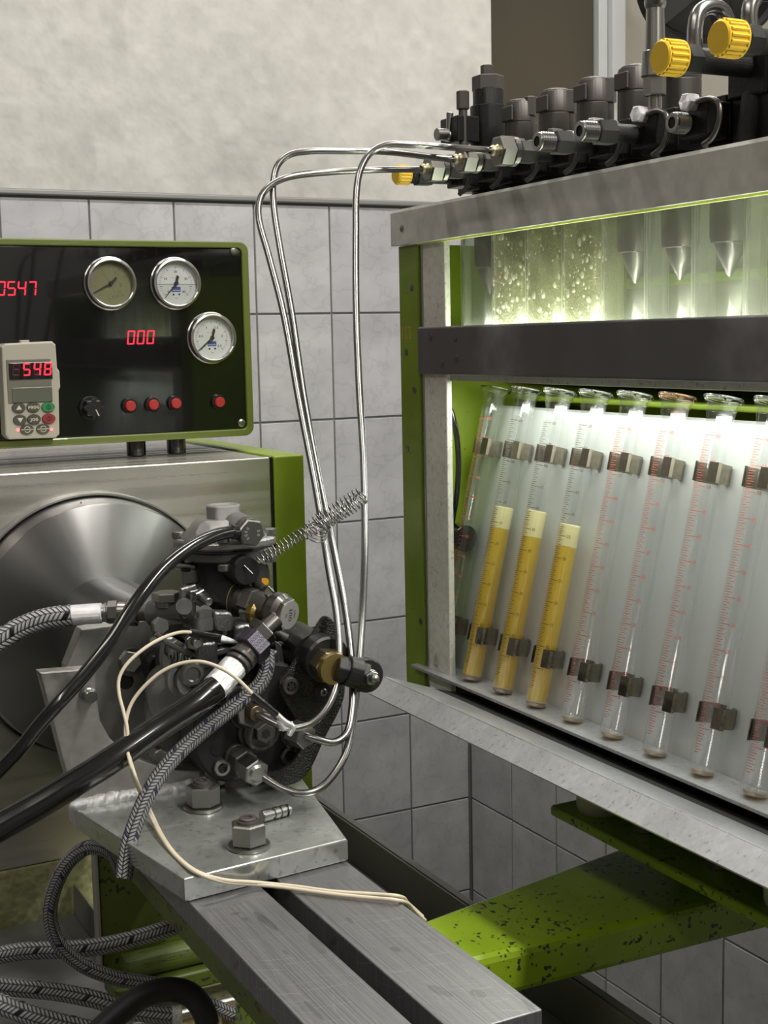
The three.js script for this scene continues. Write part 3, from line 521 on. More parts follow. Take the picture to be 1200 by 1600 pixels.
{
  const TL = .299, R = .0108;
  const look = ['empty measuring tube leaning at the left end of the rack by the corner post', 'first fuel filled measuring tube from the left, its froth reaching highest', 'middle one of the three measuring tubes filled with yellow fuel', 'third fuel filled measuring tube from the left, the lowest standing froth', 'empty measuring tube right next to the last fuel filled tube', 'empty measuring tube with an orange tinted rim, second after the fuel filled ones', 'empty measuring tube, third one to the right of the fuel filled ones', 'empty measuring tube with its flared rim cut by the right edge of the picture', 'measuring tube of which only the foot shows at the lower right edge'];
  for (let i = 0; i < 9; i++) {
    const base = V(.69, 1.006, tubeZ(i));
    const o = thing('measuring_tube', look[i], 'measuring tube', base, 'measuring tubes in the rack');
    M(o, 'glass_wall', lathe(base, UY, [[0, .0003], [.0085, .0003], [R - .0006, .0012], [R, .004], [R, TL - .028], [R + .0004, TL - .018], [R + .002, TL - .009], [R + .0044, TL - .0036]], 56, .9), mGlass);
    M(o, 'tube_base', lathe(base, UY, [[0, .0008], [R - .0022, .0008], [R - .0014, .0025], [R - .0018, .0036], [0, .0040]], 32), mTubeBase);
    M(o, 'inner_wall', lathe(base, UY, [[0, .0042], [R - .002, .0045], [R - .0011, .006], [R - .0011, TL - .028], [R - .0004, TL - .014], [R + .0016, TL - .006], [R + .0028, TL - .0034]], 48, .9), mGlass);
    M(o, 'flared_rim', lathe(base, UY, [[R + .0030, TL - .0032], [R + .0046, TL - .0036], [R + .0057, TL - .0022], [R + .0059, TL - .0008], [R + .0050, TL + .0005], [R + .0038, TL + .0001], [R + .0030, TL - .0014], [R + .0030, TL - .0032]], 56, .9), i === 5 ? mGlassTint : mGlassSolid, i === 5 ? 'orange tinted glass rim' : 'flared glass rim');
    if (i >= 1 && i <= 3) {
      const top = [0, .1775, .1795, .1725][i], ft = [0, .1565, .1545, .1525][i], r = R - .0012;
      M(o, 'fuel', lathe(base, UY, [[0, .006], [r, .006], [r, ft], [0, ft]], 32), mFuel, 'yellow fuel');
      M(o, 'froth', lathe(base, UY, [[0, ft + .0003], [r, ft + .0003], [r, top], [r - .001, top + .001], [0, top + .0006]], 32), mFroth, 'pale froth on the fuel');
    }
    const a0 = -38 * Math.PI / 180 - 1.25, g = new THREE.CylinderGeometry(R + .00025, R + .00025, .262, 24, 1, true, a0, 2.5); g.translate(base.x, base.y + .012 + .131, base.z);
    M(o, 'graduation', g, i >= 1 && i <= 3 ? mGradDark : mGradRed, i >= 1 && i <= 3 ? 'dark printed scale' : 'red printed scale');
    o.rotation.z = -TILT;
  }
}
// ---------- glass chambers ----------
{
  const look = ['glass chamber at the far left end, clear, with a dark nozzle inside', 'leftmost of the three glass chambers misted with fuel droplets', 'glass chamber thickly misted with droplets, between two other misted ones', 'rightmost of the three glass chambers misted with fuel droplets', 'clear glass chamber with a bright pointed nozzle, just right of the misted ones', 'clear glass chamber with a pointed nozzle, second to the right of the misted ones', 'clear glass chamber with a pointed nozzle, third to the right of the misted ones', 'clear glass chamber cut by the right edge of the picture'];
  for (let i = 0; i < 8; i++) {
    const b = V(.727, 1.3588, injZ(i) + .0), o = thing('spray_chamber', look[i], 'glass chamber', b, 'glass spray chambers');
    M(o, 'glass_wall', lathe(b, UY, [[.0262, .0006], [.0282, .0006], [.0284, .001], [.0284, .104], [.0282, .1045], [.0264, .1045], [.0262, .104], [.0262, .0006]], 64, .6), mChamber);
    if (i >= 1 && i <= 3) {
      M(o, 'mist', lathe(b, UY, [[0, .002], [.0256, .002], [.0256, .082 + .004 * i], [.0235, .085 + .004 * i]], 40, .8), mMist, 'pale mist of fuel');
      const n = [0, 260, 160, 200][i], im = new THREE.InstancedMesh(new THREE.SphereGeometry(1, 8, 6), phys({ color: C(.95, .95, .8), roughness: .15, transmission: .4, thickness: 0 }), n), m4 = new THREE.Matrix4();
      for (let k = 0; k < n; k++) { const a = Math.PI * (.55 + rnd() * 1.0) , y = .004 + rnd() * .085, s = .0005 + Math.pow(rnd(), 3) * .0021; const x = Math.cos(a) * .0258, z = -Math.sin(a) * .0258 * -1; m4.makeScale(s * .8, s * (1 + rnd() * .8), s); m4.setPosition(x, y, z * (rnd() > .5 ? 1 : 1)); im.setMatrixAt(k, m4); }
      im.name = 'droplets'; im.userData.kind = 'stuff'; o.add(im);
    }
  }
}
// ---------- injectors standing on the beam ----------
{
  const YT = 1.4826, pale = [1, 0, 0, 0, 0, 0, 0];
  function injector(i, label, opt = {}) {
    const z = injZ(i), X = .728, o = thing('test_injector', label, 'injector', V(X, YT, z), opt.group ?? 'test injectors on the beam');
    const y = h => YT + h, h0 = opt.lift ?? 0, a = (x, h, dz = 0) => V(x, YT + h, z + dz);
    M(o, 'base_collar', lathe(a(X, 0), UY, [[0, 0], [.021, 0], [.021, .004], [.017, .006], [.017, .012], [0, .012]], 32), mOxide);
    M(o, 'block', [box(X - .024, X + .02, y(.009), y(.042 + h0 * .3), z - .021, z + .021, .0015), box(X - .044, X - .022, y(.012), y(.036), z - .008, z + .024, .0015)], mOxide);
    if (opt.tall) {
      M(o, 'body', [rod(a(X, .04), a(X, .092), .018), rod(a(X, .09), a(X, .108), .0152)], mOxide); M(o, 'hex_cap', [hex(a(X, .106), a(X, .1205), .0158), hex(a(X - .001, .1205), a(X - .001, .131), .0065)], mOxideSoft);
      const p = pz(690, 212, z); M(o, 'wing_nut', [ball(pz(700, 212, z), .006), rod(pz(701, 210, z), pz(703, 176, z), .0025, .0035), rod(pz(682, 210, z), pz(699, 210, z), .006)], mNut);
      M(o, 'side_block', [box(pz(702, 200, z).x, X - .02, pz(702, 224, z).y, pz(702, 183, z).y, z - .018, z + .016, .0015)], mOxide);
    } else if (!opt.bare) {
      M(o, 'body', lathe(a(X, .04), UY, [[0, 0], [.0155, 0], [.0155, .026], [.0151, .0265], [.0151, .0272], [.0155, .0278], [.0155, .043], [.0148, .0455], [.0128, .0462], [.0125, .0472], [.0105, .0485], [0, .049]], 36), mOxideSoft);
      const f = a(X - .013, .074); M(o, 'flat', [box(f.x - .0036, f.x - .001, f.y - .006, f.y + .008, z - .009, z + .009, .0022)], mOxideSoft);
    }
    if (opt.stud) { const [u, v0, v1] = opt.stud, s = pz(u, v1, z + .012), e = pz(u, v0, z + .012); s.x = e.x; M(o, 'bleed_stud', [hex(lerp(s, e, .3), e, .0062, .001), rod(V(e.x, YT + .036, s.z), lerp(s, e, .3), .0042)], mOxideSoft); }
    // inlet holder towards the pump
    const yi = .0226, xt = opt.xt ?? .630, zz = 0.0;
    if (opt.inlet !== 'none') {
      const hx = xt + .014;
      M(o, 'inlet_holder', [rod(a(hx + .014, yi), a(X - .03, yi), .0073), hex(a(hx, yi), a(hx + .0165, yi), .0102, .0012)], mOxide);
      const rg = thread(a(xt, yi), a(hx, yi), .0078, 8, .0005);
      if (opt.inlet === 'open') { M(o, 'inlet_thread', [thread(a(xt + .0005, yi), a(hx, yi), .0080, 6, .0011), ring(a(xt - .0015, yi), a(xt + .001, yi), .0075, .0042)], mPipe); M(o, 'inlet_bore', rod(a(xt - .0006, yi), a(xt + .0006, yi), .0041), mVoid); }
      else if (opt.inlet === 'cap') { M(o, 'dust_cap', capGeo(a(xt - .008, yi), V(1, 0, 0), .009, .014), mYellow, 'yellow ribbed dust cap'); M(o, 'inlet_thread', rg, mOxide); }
      else { M(o, 'inlet_thread', rg, mPipe); }
    }
    M(o, 'return_bolt', hex(a(X - .042, .036, .008), a(X - .053, .0365, .0085), .0068), opt.pale ? mSleeve : mNut);
    M(o, 'return_pipe', hose([a(X - .046, .036, .012), a(X - .044, .0365, .026), a(X - .044, .031, .036), a(X - .045, .018, .0375), a(X - .047, .008, .033), a(X - .05, .003, .026)], .0022, 32, 10), mPipeDark);
    M(o, 'nozzle', lathe(a(X, -.0045), V(0, -1, 0), [[0, 0], [.0158, 0], [.0158, .016], [.0125, .018], [.0125, .0245], [.0155, .0265], [.0155, .056], [.0145, .0595], [.0118, .0602], [.0095, .069], [.0022, .084], [.0015, .0855], [0, .086]], 40), i === 0 ? mOxideSoft : mNozzle, 'pointed spray nozzle hanging in the chamber');
    return o;
  }
  function capGeo(a, d, r, L) { const out = [lathe(a, d, [[0, 0], [r * .86, 0], [r * .95, .001], [r * .97, L], [0, L]], 32)]; const t = Math.abs(d.y) > .9 ? V(1, 0, 0) : UY.clone().cross(d).normalize(), b = d.clone().cross(t).normalize();
    for (let k = 0; k < 18; k++) { const th = k / 18 * Math.PI * 2, off = t.clone().multiplyScalar(Math.cos(th) * r * .97).addScaledVector(b, Math.sin(th) * r * .97); out.push(rod(a.clone().add(off).addScaledVector(d, L * .12), a.clone().add(off).addScaledVector(d, L * .95), r * .1, r * .1, 6, 0)); }
    out.push(ring(a.clone().addScaledVector(d, L * .9), a.clone().addScaledVector(d, L), r * 1.06, r * .5)); return out; }
  injector(0, 'tall black injector with a hexagonal cap and wing nut at the beam end', { tall: 1, inlet: 'cap', xt: .631, stud: [723, 142, 184] });
  injector(1, 'injector fed by the lowest steel pipe, second from the left end of the beam', { inlet: 'pipe', xt: .632, stud: [829, 151, 195] });
  injector(2, 'injector fed by the pipe hidden behind the nearest pipe, third from the left', { inlet: 'pipe', xt: .632, stud: [891, 141, 192] });
  injector(3, 'injector fed by the topmost nearest steel pipe, fourth from the left', { inlet: 'pipe', xt: .634, stud: [952, 122, 178] });
  injector(4, 'injector with an open threaded inlet on the left of two open ones', { inlet: 'open', xt: .630, pale: 1 });
  injector(5, 'injector with an open threaded inlet, right of the other open one', { inlet: 'open', xt: .630, pale: 1 });
  injector(6, 'black injector with a wide open bore and a pale bolt head below the yellow caps', { inlet: 'open', xt: .672, pale: 1, bare: 1 });
  // tall spindle on the fifth injector
  { const z = -.86, A = (u, v) => pz(u, v, z), b = A(1023, 168); b.y = 1.524;
    const o = thing('bleed_spindle', 'tall grey spindle valve with a lever standing left of the yellow capped fittings', 'valve', b);
    const at = v => V(b.x, A(1023, v).y, z);
    M(o, 'stem', [rod(at(176), at(146), .0048), hex(at(150), at(118), .0088, .001)], mNut); M(o, 'sleeve', [rod(at(120), at(80), .0105, .0098), rod(at(80), at(4), .0078, .0068)], mNut); M(o, 'lever', [ball(at(4), .0085), rod(at(4), pz(1034, -24, z + .02), .0055)], mNut); }
  // raised fittings with yellow caps
  function raised(i, cap, label, top) {
    const z = injZ(i) - .012, c = pz(cap[0], cap[1], z), o = thing('raised_fitting', label, 'injector', V(c.x + .12, 1.4826, z), 'raised fittings with yellow caps'), at = (x, y, dz = 0) => V(x, y, z + dz);
    const x0 = c.x;
    M(o, 'dust_cap', capGeo(at(x0 - .009, c.y), V(1, 0, 0), .0118, .018), mYellow, 'yellow ribbed dust cap');
    M(o, 'inlet_holder', [rod(at(x0 + .009, c.y), at(x0 + .03, c.y), .0085), hex(at(x0 + .012, c.y), at(x0 + .024, c.y), .0108), rod(at(x0 + .024, c.y), at(x0 + .075, c.y), .0088)], mOxide);
    M(o, 'block', box(x0 + .07, x0 + .135, c.y - .022, c.y + .022, z - .02, z + .02, .002), mOxide);
    M(o, 'column', [rod(at(x0 + .112, 1.4826), at(x0 + .112, c.y - .02), .0165), rod(at(x0 + .072, 1.4826), at(x0 + .078, c.y - .02), .009), box(x0 + .075, x0 + .13, 1.4826, 1.53, z - .02, z + .022, .002)], mOxide);
    M(o, 'return_pipe', hose(top.map(([u, v, d]) => pz(u, v, z + d)), .0055, 44, 14), mPipe, 'bent bright steel pipe');
    M(o, 'spindle', [rod(at(x0 + .118, c.y + .02), at(x0 + .118, c.y + .12), .0085), hex(at(x0 + .118, c.y + .03), at(x0 + .118, c.y + .06), .013)], mOxide);
  }
  raised(7, [1046, 90], 'raised black fitting with the lower, left yellow dust cap', [[1086, 78, .0], [1086, 45, .0], [1092, 20, .0], [1110, 10, .0], [1128, 16, .0], [1138, 36, .0], [1142, 60, .01]]);
  raised(8, [1138, 60], 'raised black fitting with the upper, right yellow dust cap', [[1172, 48, 0], [1171, 20, 0], [1176, 2, 0], [1190, -10, 0], [1210, -8, 0], [1222, 10, 0]]);
}

// ---------- mounting bracket ----------
const YB = .987;
{
  const o = thing('pump_bracket', 'thick steel pump bracket, a flat base plate with a welded upright plate', 'bracket', [.345, .9705, -.95]);
  M(o, 'base_plate', floorSlab([[.2817, -.8514], [.4109, -.8622], [.4446, -1.035], [.4446, -1.16], [.335, -1.16], [.33, -1.052], [.2535, -1.052], [.2535, -1.03]], .9704, YB, .0014), mPlate);
  const up = [[62, 1051], [150, 1044], [150, 1084], [157, 1127], [172, 1154], [190, 1170], [215, 1186], [253, 1199], [280, 1203], [312, 1205], [318, 1232], [222, 1242], [119, 1266]].map(([u, v]) => pz(u, v, -1.0355));
  M(o, 'upright_plate', slab(up, -1.050, -1.0355, .0012), mBracket);
  const w0 = pz(121, 1262, -1.0335), w1 = pz(318, 1226, -1.0335); w0.y = w1.y = YB + .001;
  const bead = []; for (let k = 0; k < 48; k++) { const q = lerp(w0, w1, k / 47), g = new THREE.SphereGeometry(.0058 + rnd() * .0022, 12, 8); g.scale(1, .75, .8); g.rotateZ(rnd()); g.translate(q.x, q.y - .0005 + rnd() * .0006, q.z); bead.push(g); }
  M(o, 'weld_bead', bead, mSleeve, 'silver weld bead');
  const bp = [[128, 984], [232, 968], [345, 975], [352, 1205], [200, 1205], [105, 1150], [105, 1042]].map(([u, v]) => pz(u, v, -1.14));
  M(o, 'flange_plate', slab(bp, -1.16, -1.14, .0012), mPlateDark, 'dark polished flange plate');
  { const c = pz(136, 1084, -1.035); M(o, 'locating_pin', [lathe(c, V(0, 0, 1), [[0, 0], [.0062, 0], [.0062, .006], [.0052, .0066], [.0052, .0115], [.0045, .0125], [0, .0125]], 24)], mNut); }
  for (const [u, v] of [[318, 1262], [389, 1323]]) {
    const c = py(u, v, YB); const n = new THREE.Group(); n.name = 'mounting_nut'; n.position.copy(c.clone().sub(o.position)); o.add(n);
    M(n, 'washer', lathe(c, UY, [[.008, .0003], [.0155, .0003], [.0158, .001], [.0152, .0026], [.008, .0026]], 40), mNut);
    M(n, 'nut', hex(c.clone().add(V(0, .0026, 0)), c.clone().add(V(0, .0185, 0)), .0134, .0014, u * .01), mNut);
    M(n, 'stud', lathe(c.clone().add(V(0, .0185, 0)), UY, [[0, 0], [.0082, 0], [.0078, .0016], [.0066, .002], [.0064, .0034], [.0056, .004], [.003, .004], [.0026, .003], [0, .003]], 32), mOxideSoft);
  }
}
// loose valve spool lying on the plate
{
  const a = py(409, 1276, YB + .0048), b = py(454, 1264, YB + .0048), d = b.clone().sub(a), L = d.length();
  const o = thing('valve_spool', 'small loose shiny valve spool lying on the base plate behind the nearer nut', 'valve', lerp(a, b, .5).setY(YB));
  M(o, 'spool', lathe(a, d, [[0, 0], [.0044, 0], [.0047, .0005], [.0047, L * .3], [.0034, L * .33], [.0034, L * .38], [.0047, L * .41], [.0047, L * .55], [.0036, L * .57], [.0036, L * .6], [.0047, L * .63], [.0047, L * .78], [.003, L * .8], [.003, L * .85], [.0046, L * .86], [.0046, L * .92], [.0025, L * .94], [.0025, L], [0, L]], 28), mPipe);
}

// ---------- injection pump ----------
const PB = V(AX.x, YB, -1.05);
const pump = thing('injection_pump', 'grey and black diesel injection pump bolted to the bracket, with a domed cover on top', 'pump', PB);
{
  const o = pump, ZH = -1.0, P = (u, v, z) => pz(u, v, z), zp = V(0, 0, 1), A = (u, v, z0, z1) => { const p = P(u, v, z1); return [V(p.x, p.y, z0), p]; };
  // bodies
  M(o, 'housing', [
    lathe(V(AX.x, AX.y, -1.139), zp, [[0, 0], [.036, 0], [.036, .012], [.034, .016], [.034, .07], [.036, .085], [.036, .118], [0, .118]], 56),
    box(.352, .440, 1.035, 1.0985, -1.118, -1.022, .008, 4),
    box(.348, .368, 1.052, 1.098, -1.112, -1.04, .006, 3),
  ], mCast);
  // mounting flange with ears
  { const pts = []; for (let k = 0; k < 72; k++) { const a = k / 72 * Math.PI * 2, r = .039 + .027 * Math.pow(Math.max(0, Math.cos(1.5 * (a - 2.5))), 5); pts.push([AX.x + r * Math.cos(a), AX.y + r * Math.sin(a)]); }
    M(o, 'mounting_flange', slab(pts, -1.1395, -1.122, .002), mCastDark); }
  const fl = P(205, 1034, -1.118); M(o, 'flange_bolt', [lathe(P(205, 1034, -1.1215), zp, [[0, 0], [.0125, 0], [.0125, .0015], [0, .0015]], 28), hex(P(205, 1034, -1.12), P(205, 1034, -1.113), .0095)], mNut);
  M(o, 'flange_bolt', [hex(P(272, 1105, -1.115), P(272, 1105, -1.105), .008)], mNut);
  { const c = P(197, 1065, -1.1215); M(o, 'flange_hole', rod(c, c.clone().add(V(0, 0, .0006)), .0068), mVoid); }
  // governor cover: stepped lid on the housing
  M(o, 'governor_cover', [box(.350, .441, 1.099, 1.1035, -1.119, -1.018, .002), box(.356, .437, 1.1036, 1.1225, -1.115, -1.022, .006, 3), box(.352, .372, 1.088, 1.112, -1.036, -1.0125, .004, 3), box(.384, .404, 1.104, 1.124, -1.03, -1.008, .005, 3)], mCast);
  const seam = [[244, 990], [262, 1005], [300, 1022], [325, 1024], [372, 1012], [395, 1008]].map(([u, v]) => P(u, v, -1.016)); M(o, 'cover_lip', hose(seam, .0022, 40, 8), mCast);
  // rear shaft housing and inlet boss
  M(o, 'inlet_boss', [rod(P(238, 958, -1.09), P(292, 955, -1.06), .0115), box(P(240, 950, -1.07).x, P(290, 950, -1.07).x, P(250, 992, -1.07).y, P(250, 966, -1.07).y, -1.085, -1.055, .004)], mCast);
  { const c = P(261, 948, -1.072); M(o, 'inlet_bolt', [rod(c, c.clone().add(V(0, .006, 0)), .0085), hex(c.clone().add(V(0, .005, 0)), c.clone().add(V(0, .0125, 0)), .0125, .001, .2)], mNut); }
  // stop lever, screws and lugs on the left of the cover
  M(o, 'stop_lever', [slab([[283, 920], [306, 913], [310, 925], [300, 930], [297, 958], [289, 968], [281, 958]].map(([u, v]) => P(u, v, -1.04)), -1.045, -1.04, .001), rod(P(288, 948, -1.045), P(288, 948, -1.034), .0068)], mCastLight);
  M(o, 'adjusting_screw', [rod(P(290, 918, -1.06), P(327, 941, -1.018), .0034, .0034), hex(P(309, 931, -1.038), P(316, 935, -1.031), .0075)], mNut);
  M(o, 'lever_plate', slab([[297, 924], [309, 921], [306, 962], [299, 962]].map(([u, v]) => P(u, v, -1.034)), -1.037, -1.034, .0006), mCastLight);
  M(o, 'cover_bolt', [rod(P(319, 984, -1.012), P(319, 964, -1.012), .0075), lathe(P(319, 966, -1.012), UY, [[0, 0], [.0062, 0], [.0062, .006], [0, .006]], 24)], mCast);
  M(o, 'cover_lug', slab(smooth([[336, 958], [350, 956], [362, 958], [363, 985], [350, 987], [338, 984]].map(([u, v]) => P(u, v, -1.006)), 36), -1.018, -1.006, .002), mCastLight);
  // ----- boost cover (LDA) -----
  const LX = .3985, LZ = -1.062, yv = v => pz(350, v, LZ).y, L = (v) => V(LX, yv(v), LZ);
  const y0 = yv(930), hh = v => yv(v) - y0;
  M(o, 'control_neck', lathe(V(LX, y0, LZ), UY, [[0, 0], [.030, 0], [.027, hh(918)], [.0228, hh(908)], [.0232, hh(896)], [.0255, hh(884)], [.027, hh(876)], [.0335, hh(868)], [0, hh(868)]], 48), mCastDark);
  const sq = (r, lob, v0, v1, bev, m, n) => { const pts = []; for (let k = 0; k < 96; k++) { const a = k / 96 * Math.PI * 2, q = r + lob * Math.pow(Math.max(0, Math.cos(2 * (a - .38))), 4); pts.push([LX + q * Math.cos(a), LZ + q * Math.sin(a)]); } return M(o, n, floorSlab(pts, yv(v0), yv(v1), bev), m); };
  sq(.0355, .006, 870, 854, .002, mCast, 'boost_flange'); sq(.0365, .0065, 853.5, 838, .0025, mCover, 'boost_flange');
  M(o, 'diaphragm_edge', lathe(L(854.2), UY, [[0, 0], [.0385, 0], [.0385, .0006], [0, .0006]], 48), mBlack);
  const c0 = yv(840), ch = v => yv(v) - c0;
  M(o, 'boost_cover', lathe(V(LX, c0, LZ), UY, [[0, 0], [.0362, 0], [.036, ch(835)], [.0325, ch(829)], [.0300, ch(824)], [.0262, ch(815)], [.0245, ch(811.5)], [.0225, ch(809.5)], [.0150, ch(808)], [0, ch(808)]], 64, .8), mCover);
  M(o, 'boost_cap', lathe(V(LX, yv(809), LZ), UY, [[0, 0], [.0142, 0], [.0142, yv(790) - yv(809)], [.0134, yv(788) - yv(809)], [.0105, yv(788) - yv(809)], [.010, yv(789.5) - yv(809)], [0, yv(789.5) - yv(809)]], 56, .35), mCover);
  for (const [a, up] of [[.38 + Math.PI, 1], [.38, 1], [.38 + Math.PI / 2, 1], [.38 - Math.PI / 2, 0]]) { const x = LX + .0385 * Math.cos(a), z = LZ + .0385 * Math.sin(a); M(o, 'cover_screw', [rod(V(x, yv(838), z), V(x, yv(838) + .0055, z), .0052), rod(V(x, yv(870) - .0058, z), V(x, yv(870), z), .0052)], mNut); }
  // banjo on the cover
  { const a = P(371, 822, -1.046), b = P(394, 833, -1.012), d = b.clone().sub(a).normalize(), e = b.clone();
    M(o, 'vent_boss', [rod(a.clone().addScaledVector(d, -.006), lerp(a, b, .62), .0115)], mCastLight);
    M(o, 'banjo_ring', rod(lerp(a, b, .6), lerp(a, b, .82), .0112), mOxideSoft);
    M(o, 'banjo_bolt', [hex(lerp(a, b, .8), e, .0118, .0012, .3)], mNut);
    const tx = canvasTex(256, 256, (g) => { g.fillStyle = '#5c5c5a'; g.fillRect(0, 0, 256, 256); g.translate(128, 128); g.fillStyle = '#b9b9b4'; g.font = 'bold 46px sans-serif'; g.textAlign = 'center'; g.textBaseline = 'middle'; for (const [t, an] of [['0', -2.3], ['8', -2.85], ['0', 2.9], ['0', 2.35], ['0', .35], ['8', -.25]]) { g.save(); g.rotate(an - .0); g.fillText(t, 0, -76); g.restore(); } });
    const dg = new THREE.CylinderGeometry(.0094, .0094, .0006, 32); M(o, 'bolt_face', orient(dg, e.clone().addScaledVector(d, .0002), d), [mNut, mat({ map: tx, metalness: .6, roughness: .4 }), mNut][1]); }
  // black round plug with a slot, below the boost cover
  { const a = P(362, 884, -1.045), b = P(386, 892, -1.017), d = b.clone().sub(a).normalize();
    M(o, 'black_plug', [rod(a.clone().addScaledVector(d, -.008), lerp(a, b, .6), .0118), lathe(lerp(a, b, .55), d, [[0, 0], [.0125, 0], [.0125, .011], [.0112, .013], [0, .0132]], 36)], mBlackPlastic);
    M(o, 'plug_slot', [rod(P(381, 883, -1.0155), P(395, 897, -1.0115), .0007)], mNut);
    M(o, 'breather_stub', rod(P(392, 903, -1.03), P(412, 922, -1.02), .0038), mOxide); }
  // left arm with clamp and small tag
  M(o, 'throttle_arm', [rod(P(263, 884, -1.07), P(306, 885, -1.062), .0028), box(P(247, 0, -1.07).x, P(247, 0, -1.07).x + .0001 + .017, P(260, 917, -1.07).y, P(260, 882, -1.07).y, -1.073, -1.0665, .002), rod(P(262, 887, -1.066), P(271, 884, -1.064), .0036)], mNut);
  M(o, 'throttle_bolt', rod(P(290, 888, -1.064), P(290, 893, -1.064), .0042), mOxide);
  M(o, 'identity_plate', slab(smooth([[404, 882], [418, 882], [420, 886], [420, 912], [404, 912]].map(([u, v]) => P(u, v, -1.05)), 40), -1.053, -1.05, .0006), mOxideSoft);
  M(o, 'paint_mark', slab(smooth([[409, 904], [418, 904], [420, 909], [416, 914], [410, 911]].map(([u, v]) => P(u, v, -1.0495)), 24), -1.0498, -1.0492, 0), mat({ color: C(.8, .36, .01), roughness: .5 }), 'orange paint dot');
  M(o, 'lock_wire', hose([P(412, 922, -1.03), P(418, 916, -1.028), P(424, 922, -1.026), P(428, 926, -1.026), P(424, 918, -1.027)], .0009, 24, 6), mPipe);
  // overflow union "OUT"
  { const a = P(352, 928, -1.05), b = P(452, 961, -.99), d = b.clone().sub(a), n = d.clone().normalize(), t = k => a.clone().addScaledVector(d, k);
    M(o, 'union_boss', [rod(t(-.1), t(.22), .0155, .0150), ring(t(.2), t(.26), .0152, .006)], mCastDark);
    M(o, 'union_body', [rod(t(.2), t(.36), .0132), hex(t(.34), t(.5), .0145, .001), rod(t(.46), t(.80), .0118), box(t(.6).x - .001, t(.6).x + .002, t(.6).y + .003, t(.6).y + .0112, t(.6).z - .012, t(.6).z + .012, .001)], mOxideSoft);
    M(o, 'washer', ring(t(.215), t(.225), .0162, .006), mBrass);
    M(o, 'banjo_head', [lathe(t(.72), n, [[0, 0], [.0125, 0], [.0155, .0045], [.0158, .011], [.013, .0155], [0, .0155]], 44)], mZinc);
    M(o, 'out_bolt', [hex(t(.9), t(1.0), .0135, .001, .1)], mNut);
    const tx = canvasTex(256, 256, (g) => { g.fillStyle = '#9a9a96'; g.fillRect(0, 0, 256, 256); g.translate(128, 128); g.rotate(-3.6); g.fillStyle = '#2a2a28'; g.textAlign = 'center'; g.textBaseline = 'middle'; g.font = 'bold 60px sans-serif'; g.fillText('OUT', 0, 10); g.font = 'bold 34px sans-serif'; g.fillText('SV', 0, -50); g.fillText('14x1', 0, 66); });
    M(o, 'bolt_face', orient(new THREE.CylinderGeometry(.0118, .0118, .0008, 36), t(1.003), n), mat({ map: tx, metalness: .35, roughness: .4 }));
    // brass banjo below
    M(o, 'brass_banjo', [lathe(P(394, 955, -1.02), P(408, 958, -1.01).sub(P(394, 955, -1.02)), [[0, 0], [.0085, 0], [.0105, .003], [.0105, .009], [.0085, .012], [0, .012]], 32), rod(P(402, 962, -1.014), P(404, 990, -1.014), .0052, .0045)], mBrass);
    M(o, 'brass_spacer', rod(P(408, 956, -1.01), P(422, 954, -1.01), .0065), mBrassDull);
    M(o, 'banjo_bolt', hex(P(381, 957, -1.026), P(392, 956, -1.021), .0098), mNut);
  }
  // ----- distributor head -----
  const headPts = smooth([[320, 1068], [345, 1040], [400, 1034], [462, 1042], [500, 1062], [508, 1105], [482, 1165], [462, 1198], [430, 1208], [392, 1212], [350, 1222], [325, 1210], [306, 1178], [303, 1130], [308, 1095]].map(([u, v]) => P(u, v, ZH)), 90);
  M(o, 'distributor_head', slab(headPts, -1.034, ZH, .002), mHeadBlack);
  M(o, 'timing_cover', [lathe(P(270, 1088, -1.06), V(-.25, 0, 1), [[0, -.035], [.021, -.035], [.022, .0], [.021, .012], [.014, .016], [0, .016]], 40), lathe(P(252, 1120, -1.07), V(-.25, 0, 1), [[0, -.03], [.013, -.03], [.013, .01], [.009, .014], [0, .014]], 32)], mCastLight);
  const torx = (u, v, z, r, m = mNut) => { const c = P(u, v, z); M(o, 'head_screw', lathe(c, zp, [[0, 0], [r, 0], [r, .0035], [r * .9, .0045], [r * .58, .0045], [r * .5, .0028], [0, .0026]], 28), m); const st = []; for (let k = 0; k < 24; k++) { const a = k / 24 * Math.PI * 2, q = r * (.42 + .13 * Math.cos(6 * a)); st.push([c.x + q * Math.cos(a), c.y + q * Math.sin(a)]); } M(o, 'screw_socket', slab(st, c.z + .0040, c.z + .0048, 0), mVoid); };
  torx(343, 1088, ZH, .0068); torx(345, 1198, ZH, .0072); torx(449, 1179, ZH, .0072); torx(452, 1071, -.983, .0072, mOxideSoft); torx(455, 1158, ZH, .0068);
  for (const [u, v] of [[339, 1108], [340, 1170]]) { const c = P(u, v, ZH); M(o, 'head_hole', rod(c.clone().add(V(0, 0, -.001)), c.clone().add(V(0, 0, .0005)), .0064), mVoid); }
  { const c = P(404, 1140, ZH); M(o, 'central_plug', lathe(c, zp, [[0, 0], [.0185, 0], [.0185, .003], [.0165, .0045], [.0155, .0075], [.0125, .009], [.0122, .0075], [.0085, .007], [0, .007]], 48), mOxideSoft); M(o, 'central_bolt', hex(c.clone().add(V(.0006, 0, .006)), c.clone().add(V(.0006, 0, .014)), .0085), mOxideSoft); M(o, 'bolt_socket', hex(c.clone().add(V(.0006, 0, .0138)), c.clone().add(V(.0006, 0, .0144)), .004, .0001), mVoid); }
  // delivery valves: along the pump axis, leaning outwards
  const valve = (u0_, v0_, u1_, v1_, m2) => { const a = P(u0_, v0_, ZH), b = P(u1_, v1_, ZH + .034), d = b.clone().sub(a), t = k => a.clone().addScaledVector(d, k); M(o, 'delivery_valve', [ring(t(-.02), t(.12), .0105, .002), rod(t(0), t(.5), .0088), hex(t(.3), t(.58), .0108, .001)], mOxideSoft); return t; };
